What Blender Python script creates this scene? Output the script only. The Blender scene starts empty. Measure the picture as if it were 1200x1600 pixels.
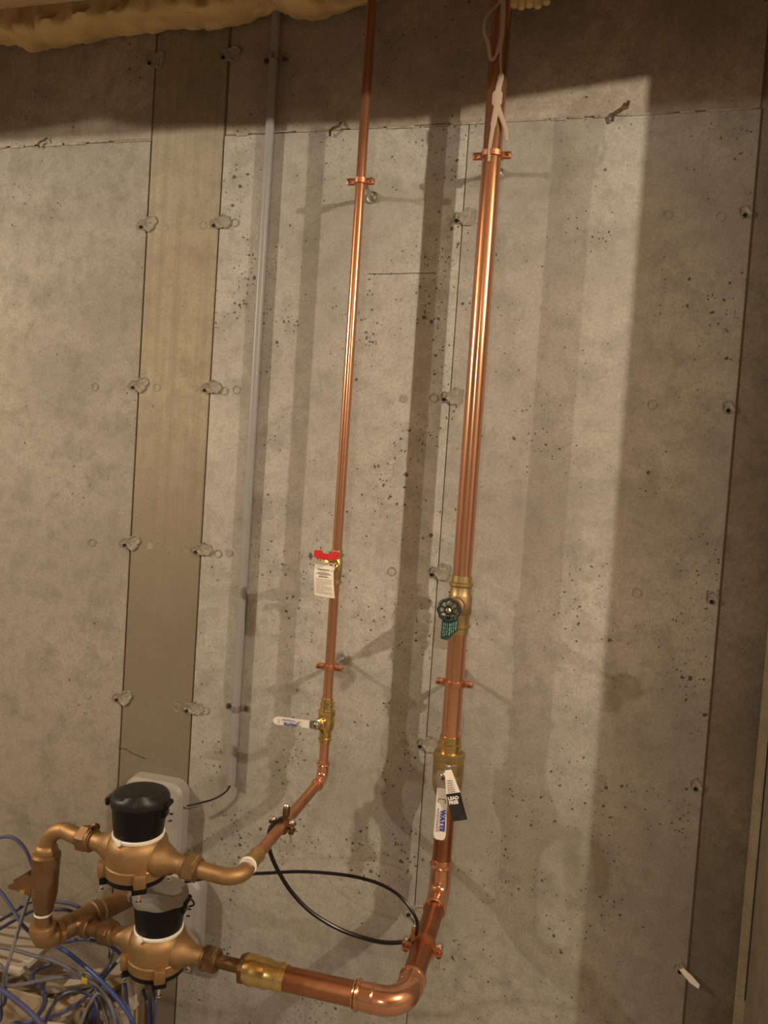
import bpy, bmesh, math, random
from mathutils import Vector, Matrix, noise
S = bpy.context.scene
COL = S.collection
PI = math.pi

# ---------------------------------------------------------------- camera, world, lights, exposure
cd = bpy.data.cameras.new('camera'); cam = bpy.data.objects.new('camera', cd); COL.objects.link(cam)
cd.sensor_fit = 'VERTICAL'; cd.sensor_height = 36.0; cd.lens = 25.875
cd.clip_start = .02; cd.clip_end = 60
_r = Vector((0.968453, 0.240196, 0.066373)); _u = Vector((-0.074650, 0.025518, 0.996883)); _b = Vector((0.237753, -0.970389, 0.042644))
cam.matrix_world = Matrix(((_r.x,_u.x,_b.x,0.89453),(_r.y,_u.y,_b.y,-1.68856),(_r.z,_u.z,_b.z,1.49568),(0,0,0,1)))
S.camera = cam
w = bpy.data.worlds.new('world'); S.world = w; w.use_nodes = True
w.node_tree.nodes['Background'].inputs[0].default_value = (1.0, .80, .60, 1)
w.node_tree.nodes['Background'].inputs[1].default_value = .035
def lamp(name, loc, watts, color, radius):
    l = bpy.data.lights.new(name, 'POINT'); l.energy = watts; l.color = color; l.shadow_soft_size = radius
    o = bpy.data.objects.new(name, l); o.location = loc; COL.objects.link(o); return o
WARM = (1.0, .87, .67)
lamp('bulb_or_fill_light', (-1.95, -1.58, 2.36), 158, WARM, .022)
lamp('bulb_or_fill_light', (2.55, -1.50, 2.52), 178, WARM, .022)
lamp('bulb_or_fill_light', (.9, -4.6, 2.45), 75, WARM, .032)  # added rear fill for ambient light, no bulb known here
S.view_settings.view_transform = 'Standard'; S.view_settings.look = 'None'
S.view_settings.gamma = 1.0; S.view_settings.use_curve_mapping = False
S.view_settings.exposure = 0.0

# ---------------------------------------------------------------- node materials
def mat(name, color, rough=.5, metal=0.0, var=None, vscale=30, rvar=0.0, bump=0.0, bscale=120, stretch=None, spec=None, coat=0):
    m = bpy.data.materials.new(name); m.use_nodes = True
    nt = m.node_tree; N = nt.nodes; L = nt.links; p = N['Principled BSDF']
    p.inputs['Base Color'].default_value = (*color, 1); p.inputs['Roughness'].default_value = rough
    p.inputs['Metallic'].default_value = metal
    if spec is not None: p.inputs['Specular IOR Level'].default_value = spec
    if coat: p.inputs['Coat Weight'].default_value = coat
    if var or rvar or bump:
        tc = N.new('ShaderNodeTexCoord'); mp = N.new('ShaderNodeMapping'); L.new(tc.outputs['Object'], mp.inputs[0])
        if stretch: mp.inputs['Scale'].default_value = stretch
        n1 = N.new('ShaderNodeTexNoise'); n1.inputs['Scale'].default_value = vscale; n1.inputs['Detail'].default_value = 5
        L.new(mp.outputs[0], n1.inputs['Vector'])
        if var:
            cr = N.new('ShaderNodeValToRGB'); cr.color_ramp.elements[0].position = .3; cr.color_ramp.elements[1].position = .7
            cr.color_ramp.elements[0].color = (*var, 1); cr.color_ramp.elements[1].color = (*color, 1)
            L.new(n1.outputs[0], cr.inputs[0]); L.new(cr.outputs[0], p.inputs['Base Color'])
        if rvar:
            mr = N.new('ShaderNodeMapRange'); mr.inputs[1].default_value = .3; mr.inputs[2].default_value = .7
            mr.inputs[3].default_value = rough - rvar; mr.inputs[4].default_value = rough + rvar
            L.new(n1.outputs[0], mr.inputs[0]); L.new(mr.outputs[0], p.inputs['Roughness'])
        if bump:
            n2 = N.new('ShaderNodeTexNoise'); n2.inputs['Scale'].default_value = bscale; n2.inputs['Detail'].default_value = 4
            L.new(mp.outputs[0], n2.inputs['Vector'])
            b = N.new('ShaderNodeBump'); b.inputs['Strength'].default_value = bump; b.inputs['Distance'].default_value = .002
            L.new(n2.outputs[0], b.inputs['Height']); L.new(b.outputs[0], p.inputs['Normal'])
    return m

def concrete(name, light, dark, pits=1.0, grain=0.0, low=None, lowz=(0, 1), blot=2.2):
    """cast concrete: broad mottling, fine grain, bug holes, optional lower damp stain and board grain"""
    m = bpy.data.materials.new(name); m.use_nodes = True
    nt = m.node_tree; N = nt.nodes; L = nt.links; p = N['Principled BSDF']
    p.inputs['Roughness'].default_value = .82; p.inputs['Specular IOR Level'].default_value = .25
    tc = N.new('ShaderNodeTexCoord'); co = tc.outputs['Object']
    def nz(scale, detail=6, rough=.6, vec=None):
        n = N.new('ShaderNodeTexNoise'); n.inputs['Scale'].default_value = scale; n.inputs['Detail'].default_value = detail
        n.inputs['Roughness'].default_value = rough; L.new(vec or co, n.inputs['Vector']); return n.outputs[0]
    def rng(v, a, b, c=0., d=1.):
        r = N.new('ShaderNodeMapRange'); r.inputs[1].default_value = a; r.inputs[2].default_value = b
        r.inputs[3].default_value = c; r.inputs[4].default_value = d; L.new(v, r.inputs[0]); return r.outputs[0]
    def mix(f, a, b, mode='MIX'):
        x = N.new('ShaderNodeMix'); x.data_type = 'RGBA'; x.blend_type = mode
        if isinstance(f, float): x.inputs[0].default_value = f
        else: L.new(f, x.inputs[0])
        for i, v in ((6, a), (7, b)):
            if isinstance(v, tuple): x.inputs[i].default_value = (*v, 1)
            else: L.new(v, x.inputs[i])
        return x.outputs[2]
    def mul(a, b):
        x = N.new('ShaderNodeMath'); x.operation = 'MULTIPLY'
        for i, v in ((0, a), (1, b)):
            if isinstance(v, float): x.inputs[i].default_value = v
            else: L.new(v, x.inputs[i])
        return x.outputs[0]
    c = mix(rng(nz(blot), .36, .64), dark, light)
    if grain:
        mp = N.new('ShaderNodeMapping'); mp.inputs['Scale'].default_value = (60, 60, .9); L.new(co, mp.inputs[0])
        c = mix(mul(rng(nz(1.0, 5, .6, mp.outputs[0]), .4, .7), grain), c, tuple(v * .62 for v in dark))
    if low:
        sx = N.new('ShaderNodeSeparateXYZ'); L.new(co, sx.inputs[0])
        ad = N.new('ShaderNodeMath'); ad.operation = 'ADD'; L.new(sx.outputs[2], ad.inputs[0])
        L.new(rng(nz(5.0), 0, 1, -.22, .22), ad.inputs[1])
        c = mix(rng(ad.outputs[0], lowz[1], lowz[0]), c, low)
    g9 = nz(9.0, 8, .7)
    g28 = nz(27.0, 6, .65)
    c = mix(mul(rng(g28, .48, .70), .50), c, tuple(v * .70 for v in dark))
    c = mix(mul(rng(g9, .48, .66), .68), c, tuple(v * .72 for v in dark))
    g = nz(160.0, 4, .7)
    c = mix(mul(rng(nz(270.0, 3, .6), .56, .70), .42), c, tuple(v * .55 for v in dark))
    c = mix(mul(rng(g, .42, .72), .50), c, tuple(v * .6 for v in dark))
    # bug holes at two sizes, only where a mask lets them cluster
    holes = None
    hm = rng(nz(4.5, 4), .42, .60, .12, 1)
    for sc, rad, thr in ((58.0, .25, .58), (125.0, .30, .50)):
        v = N.new('ShaderNodeTexVoronoi'); v.inputs['Scale'].default_value = sc
        wv = N.new('ShaderNodeVectorMath'); wv.operation = 'ADD'; L.new(co, wv.inputs[0])
        nn = N.new('ShaderNodeTexNoise'); nn.inputs['Scale'].default_value = 90; L.new(co, nn.inputs['Vector'])
        sc2 = N.new('ShaderNodeVectorMath'); sc2.operation = 'SCALE'; sc2.inputs['Scale'].default_value = .010; L.new(nn.outputs[1], sc2.inputs[0])
        L.new(sc2.outputs[0], wv.inputs[1]); L.new(wv.outputs[0], v.inputs['Vector'])
        sep = N.new('ShaderNodeSeparateColor'); L.new(v.outputs['Color'], sep.inputs[0])
        rr = rng(sep.outputs[0], thr, 1.0, 0., rad * pits)
        lt = N.new('ShaderNodeMath'); lt.operation = 'LESS_THAN'; L.new(v.outputs['Distance'], lt.inputs[0]); L.new(mul(rr, hm), lt.inputs[1])
        if holes is None: holes = lt.outputs[0]
        else:
            mx = N.new('ShaderNodeMath'); mx.operation = 'MAXIMUM'; L.new(holes, mx.inputs[0]); L.new(lt.outputs[0], mx.inputs[1]); holes = mx.outputs[0]
    c = mix(mul(holes, .80), c, (.035, .026, .018))
    L.new(c, p.inputs['Base Color'])
    hs = N.new('ShaderNodeMath'); hs.operation = 'SUBTRACT'; L.new(mul(g, .35), hs.inputs[0]); L.new(holes, hs.inputs[1])
    b = N.new('ShaderNodeBump'); b.inputs['Strength'].default_value = .5; b.inputs['Distance'].default_value = .002
    L.new(hs.outputs[0], b.inputs['Height']); L.new(b.outputs[0], p.inputs['Normal'])
    return m

M = {}
M['conc'] = concrete('concrete_grey', (.485, .46, .42), (.34, .315, .28), 1.3)
M['concA'] = concrete('concrete_pale', (.385, .355, .31), (.28, .255, .215), .75, low=(.34, .295, .235), lowz=(.5, 1.4))
M['concB'] = concrete('concrete_filler', (.40, .35, .265), (.31, .265, .195), .55, grain=.45, low=(.20, .165, .12), lowz=(1.1, 1.65))
M['concD'] = concrete('concrete_right', (.45, .42, .38), (.31, .285, .25), 1.1)
M['concU'] = concrete('concrete_upper_lift', (.46, .39, .32), (.31, .26, .21), .9, blot=3)
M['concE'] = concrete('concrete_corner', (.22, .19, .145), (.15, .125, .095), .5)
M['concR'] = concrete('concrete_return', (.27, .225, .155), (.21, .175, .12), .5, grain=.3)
M['concBack'] = mat('concrete_dark_joint', (.15, .115, .075), .9)
M['pocket'] = mat('tie_pocket_mortar', (.36, .325, .27), .9, var=(.20, .175, .135), vscale=75, bump=1.0, bscale=150)
M['mark'] = mat('form_mark_mortar', (.31, .28, .235), .9, var=(.22, .20, .16), vscale=50)
M['hole'] = mat('hole_black', (.008, .006, .005), .95)
M['rust'] = mat('rusty_steel', (.10, .055, .025), .85, var=(.05, .025, .012), vscale=90, bump=.5)
M['copper'] = mat('copper_new', (.62, .325, .20), .185, .84, var=(.555, .28, .165), vscale=10, rvar=.03, stretch=(1, 1, .3))
M['copperdull'] = mat('copper_dull', (.47, .215, .12), .36, 1, var=(.36, .155, .085), vscale=24, rvar=.07)
M['copperpink'] = mat('copper_satin', (.66, .36, .22), .38, 1, var=(.55, .28, .165), vscale=30, rvar=.06)
M['copperclamp'] = mat('copper_clamp', (.62, .29, .16), .42, 1, var=(.50, .22, .12), vscale=60)
M['brass'] = mat('brass_yellow', (.70, .53, .235), .28, 1, var=(.62, .455, .19), vscale=18)
M['brassdull'] = mat('brass_dull', (.50, .375, .185), .42, .95, var=(.43, .31, .145), vscale=22)
M['bronze'] = mat('bronze_cast', (.37, .232, .115), .54, .85, var=(.315, .19, .088), vscale=26, rvar=.05, bump=.12, bscale=420)
M['bronzedark'] = mat('bronze_tarnished', (.27, .165, .085), .54, .85, var=(.20, .118, .06), vscale=26, rvar=.06, bump=.12, bscale=380)
M['bronzeold'] = mat('bronze_old_dark', (.24, .145, .075), .52, 1, var=(.16, .09, .045), vscale=50, rvar=.08, bump=.3, bscale=300)
M['brown'] = mat('bronze_brown_body', (.33, .22, .12), .55, .8, var=(.25, .16, .085), vscale=60, bump=.3, bscale=400)
M['solder'] = mat('solder_bright', (.85, .72, .48), .22, 1)
M['black'] = mat('black_plastic', (.004, .004, .004), .36, spec=.22)
M['lid'] = mat('black_plastic_lid', (.013, .0125, .012), .42, var=(.009, .009, .009), vscale=40, spec=.3)
M['lidgrey'] = mat('grey_plastic_lid', (.21, .195, .165), .6, var=(.15, .14, .12), vscale=16, spec=.3)  # lower meter's lid, a lighter grey than the upper one
M['white'] = mat('white_nylon', (.74, .71, .66), .45)
M['tape'] = mat('white_thread_tape', (.72, .69, .64), .7)
M['pvc'] = mat('grey_pvc', (.275, .268, .268), .42, var=(.25, .245, .245), vscale=20)
M['greybox'] = mat('grey_enclosure_plastic', (.31, .295, .28), .5, var=(.285, .27, .255), vscale=8)
M['steel'] = mat('galvanised_steel', (.62, .62, .62), .30, 1, var=(.45, .45, .45), vscale=80)
M['zinc'] = mat('zinc_screw', (.72, .68, .58), .25, 1)
M['red'] = mat('red_painted_handle', (.60, .018, .022), .38, var=(.48, .012, .016), vscale=40)
M['green'] = mat('dark_green_enamel', (.012, .030, .030), .30, spec=.6)
M['greentag'] = mat('dark_green_tag', (.012, .055, .045), .45)
M['tagtext'] = mat('tag_pale_print', (.30, .46, .42), .6)
M['paper'] = mat('paper_white', (.80, .74, .67), .75)
M['ink'] = mat('ink_dark', (.12, .10, .10), .8)
M['inklight'] = mat('ink_grey', (.36, .32, .30), .8)
M['sleeve'] = mat('white_vinyl_sleeve', (.74, .69, .64), .40)
M['blueink'] = mat('ink_blue', (.02, .035, .30), .6)
M['blueinklight'] = mat('ink_blue_pale', (.22, .25, .42), .6)
M['tagblack'] = mat('tag_black', (.010, .009, .009), .55)
M['tagwhite'] = mat('tag_white_print', (.80, .77, .72), .6)
M['taggrey'] = mat('tag_grey_print', (.065, .06, .06), .7)
M['wire'] = mat('black_wire', (.006, .004, .004), .34, spec=.4)
M['cable'] = mat('blue_cable', (.055, .062, .16), .45)
M['cablebright'] = mat('blue_cable_bright', (.025, .05, .19), .40)
M['cabledark'] = mat('blue_cable_dark', (.028, .028, .075), .45)
M['cablegrey'] = mat('grey_blue_cable', (.115, .11, .135), .5)
M['foam'] = mat('yellow_spray_foam', (.72, .55, .28), .85, var=(.52, .36, .17), vscale=14, bump=.8, bscale=60)
M['fibre'] = mat('pale_fibre', (.42, .31, .24), .9)
M['carton'] = mat('tan_cardboard', (.34, .27, .18), .85, var=(.25, .195, .125), vscale=8)
M['board'] = mat('white_board', (.46, .41, .345), .6, var=(.38, .335, .28), vscale=6)
M['wood'] = mat('framing_lumber', (.42, .28, .15), .8, var=(.32, .20, .10), vscale=6, stretch=(1, 12, 12))
M['floor'] = mat('floor_concrete', (.30, .27, .235), .8, var=(.22, .20, .17), vscale=2.5, bump=.3)
M['yellow'] = mat('yellow_tape', (.55, .42, .03), .6)

# ---------------------------------------------------------------- mesh builder
def frame(axis):
    a = Vector(axis).normalized()
    h = Vector((0, 0, 1)) if abs(a.z) < .9 else Vector((1, 0, 0))
    u = a.cross(h).normalized(); return a, u, a.cross(u).normalized()
class MB:
    def __init__(s): s.v = []; s.f = []
    def add(s, vs, fs):
        n = len(s.v); s.v += [Vector(v) for v in vs]; s.f += [tuple(i + n for i in f) for f in fs]; return s
    def lathe(s, o, axis, prof, seg=28, rot=0.0, cap=True):
        o = Vector(o); a, u, v = frame(axis); vs = []; fs = []
        for t, r in prof:
            for k in range(seg):
                g = 2 * PI * k / seg + rot
                vs.append(o + a * t + (u * math.cos(g) + v * math.sin(g)) * r)
        for i in range(len(prof) - 1):
            for k in range(seg):
                k2 = (k + 1) % seg
                fs.append((i * seg + k, i * seg + k2, (i + 1) * seg + k2, (i + 1) * seg + k))
        if cap:
            fs.append(tuple(range(seg - 1, -1, -1))); b = (len(prof) - 1) * seg; fs.append(tuple(range(b, b + seg)))
        return s.add(vs, fs)
    def ring(s, o, axis, R, r, seg=28, n=8, flat=1.0):
        o = Vector(o); a, u, v = frame(axis); vs = []; fs = []
        for k in range(seg):
            g = 2 * PI * k / seg; d = u * math.cos(g) + v * math.sin(g)
            for j in range(n):
                h = 2 * PI * j / n
                vs.append(o + d * (R + r * math.cos(h)) + a * (r * flat * math.sin(h)))
        for k in range(seg):
            for j in range(n):
                k2 = (k + 1) % seg; j2 = (j + 1) % n
                fs.append((k * n + j, k2 * n + j, k2 * n + j2, k * n + j2))
        return s.add(vs, fs)
    def tube(s, pts, r, seg=12, flat=None):
        pts = [Vector(p) for p in pts]; n = len(pts); rs = r if isinstance(r, (list, tuple)) else [r] * n
        T = [(pts[min(i + 1, n - 1)] - pts[max(i - 1, 0)]).normalized() for i in range(n)]
        _, u, _ = frame(T[0]); vs = []; fs = []
        for i in range(n):
            u = (u - T[i] * u.dot(T[i])).normalized(); v = T[i].cross(u)
            for k in range(seg):
                g = 2 * PI * k / seg; d = u * math.cos(g) + v * math.sin(g)
                if flat: d = Vector((d.x, d.y * flat, d.z))
                vs.append(pts[i] + d * rs[i])
        for i in range(n - 1):
            for k in range(seg):
                k2 = (k + 1) % seg; fs.append((i * seg + k, i * seg + k2, (i + 1) * seg + k2, (i + 1) * seg + k))
        fs.append(tuple(range(seg - 1, -1, -1))); b = (n - 1) * seg; fs.append(tuple(range(b, b + seg)))
        return s.add(vs, fs)
    def box(s, c, size, ax=None, bevel=0.0):
        c = Vector(c); X, Y, Z = ax or (Vector((1, 0, 0)), Vector((0, 1, 0)), Vector((0, 0, 1)))
        h = [q / 2 for q in size]
        if bevel <= 0:
            vs = [c + X * (i * h[0]) + Y * (j * h[1]) + Z * (k * h[2]) for i in (-1, 1) for j in (-1, 1) for k in (-1, 1)]
            return s.add(vs, [(0, 1, 3, 2), (4, 6, 7, 5), (0, 4, 5, 1), (2, 3, 7, 6), (0, 2, 6, 4), (1, 5, 7, 3)])
        bm = bmesh.new(); bmesh.ops.create_cube(bm, size=1)
        for v in bm.verts: v.co = Vector((v.co.x * size[0], v.co.y * size[1], v.co.z * size[2]))
        bmesh.ops.bevel(bm, geom=bm.edges[:], offset=bevel, segments=2, affect='EDGES', profile=.5)
        bm.verts.index_update()
        s.add([c + X * v.co.x + Y * v.co.y + Z * v.co.z for v in bm.verts], [tuple(v.index for v in f.verts) for f in bm.faces])
        bm.free(); return s
    def prism(s, outline, o, X, Y, N, t):
        """2-D outline in the X,Y plane at o, thickness t along N"""
        o = Vector(o); X = Vector(X); Y = Vector(Y); N = Vector(N); n = len(outline)
        vs = [o + X * a + Y * b for a, b in outline] + [o + X * a + Y * b + N * t for a, b in outline]
        fs = [tuple(range(n - 1, -1, -1)), tuple(range(n, 2 * n))] + [(i, (i + 1) % n, (i + 1) % n + n, i + n) for i in range(n)]
        return s.add(vs, fs)

def props(o, label=None, cat=None, group=None, kind=None):
    if label: o['label'] = label
    if cat: o['category'] = cat
    if group: o['group'] = group
    if kind: o['kind'] = kind
    return o
ORG = {}
def thing(name, loc, label, cat, group=None):
    o = bpy.data.objects.new(name, None); o.empty_display_size = .03; o.location = loc; COL.objects.link(o)
    ORG[o] = Vector(loc); return props(o, label, cat, group)
def build(name, mb, m, parent=None, loc=(0, 0, 0), smooth=True, ang=33, label=None):
    """link the collected shapes as ONE mesh object; world coordinates in, local out"""
    org = ORG[parent] if parent is not None else Vector(loc)
    me = bpy.data.meshes.new(name); me.from_pydata([v - org for v in mb.v], [], mb.f); me.materials.append(m)
    bm = bmesh.new(); bm.from_mesh(me); bmesh.ops.recalc_face_normals(bm, faces=bm.faces[:])
    if smooth:
        for f in bm.faces: f.smooth = True
        lim = math.radians(ang)
        for e in bm.edges:
            if len(e.link_faces) == 2 and e.calc_face_angle(0) > lim: e.smooth = False
    bm.to_mesh(me); bm.free()
    o = bpy.data.objects.new(name, me); COL.objects.link(o); ORG[o] = org
    if parent is not None: o.parent = parent
    else: o.location = org
    if label: o['label'] = label
    return o
def single(name, mb, m, loc, label, cat, group=None, **k):
    return props(build(name, mb, m, None, loc, **k), label, cat, group)
def smooth_path(pts, sub=5):
    P = [Vector(p) for p in pts]; out = []
    for i in range(len(P) - 1):
        a = P[max(i - 1, 0)]; b = P[i]; c = P[i + 1]; d = P[min(i + 2, len(P) - 1)]
        for k in range(sub):
            t = k / sub
            out.append(.5 * ((2 * b) + (c - a) * t + (2 * a - 5 * b + 4 * c - d) * t * t + (3 * b - a - 3 * c + d) * t ** 3))
    return out + [P[-1]]
def arc(c, X, Y, r, a0, a1, n=12):
    c = Vector(c); X = Vector(X); Y = Vector(Y)
    return [c + X * (r * math.cos(a0 + (a1 - a0) * i / n)) + Y * (r * math.sin(a0 + (a1 - a0) * i / n)) for i in range(n + 1)]
def text_mesh(body, size, o, X, Y, N, t=.0004, bold=0.0):
    """lettering as solid mesh: X reading direction, Y up"""
    fc = bpy.data.curves.new('lettering', 'FONT'); fc.body = body; fc.size = size; fc.align_x = 'LEFT'; fc.offset = bold; fc.resolution_u = 2
    fo = bpy.data.objects.new('lettering', fc); COL.objects.link(fo)
    dg = bpy.context.evaluated_depsgraph_get(); me = fo.evaluated_get(dg).to_mesh()
    vs = [tuple(v.co) for v in me.vertices]; fs = [tuple(p.vertices) for p in me.polygons]
    fo.evaluated_get(dg).to_mesh_clear(); bpy.data.objects.remove(fo); bpy.data.curves.remove(fc)
    mb = MB(); o = Vector(o); X = Vector(X); Y = Vector(Y); N = Vector(N)
    mb.add([o + X * a + Y * b + N * t for a, b, _ in vs], fs); return mb

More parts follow.
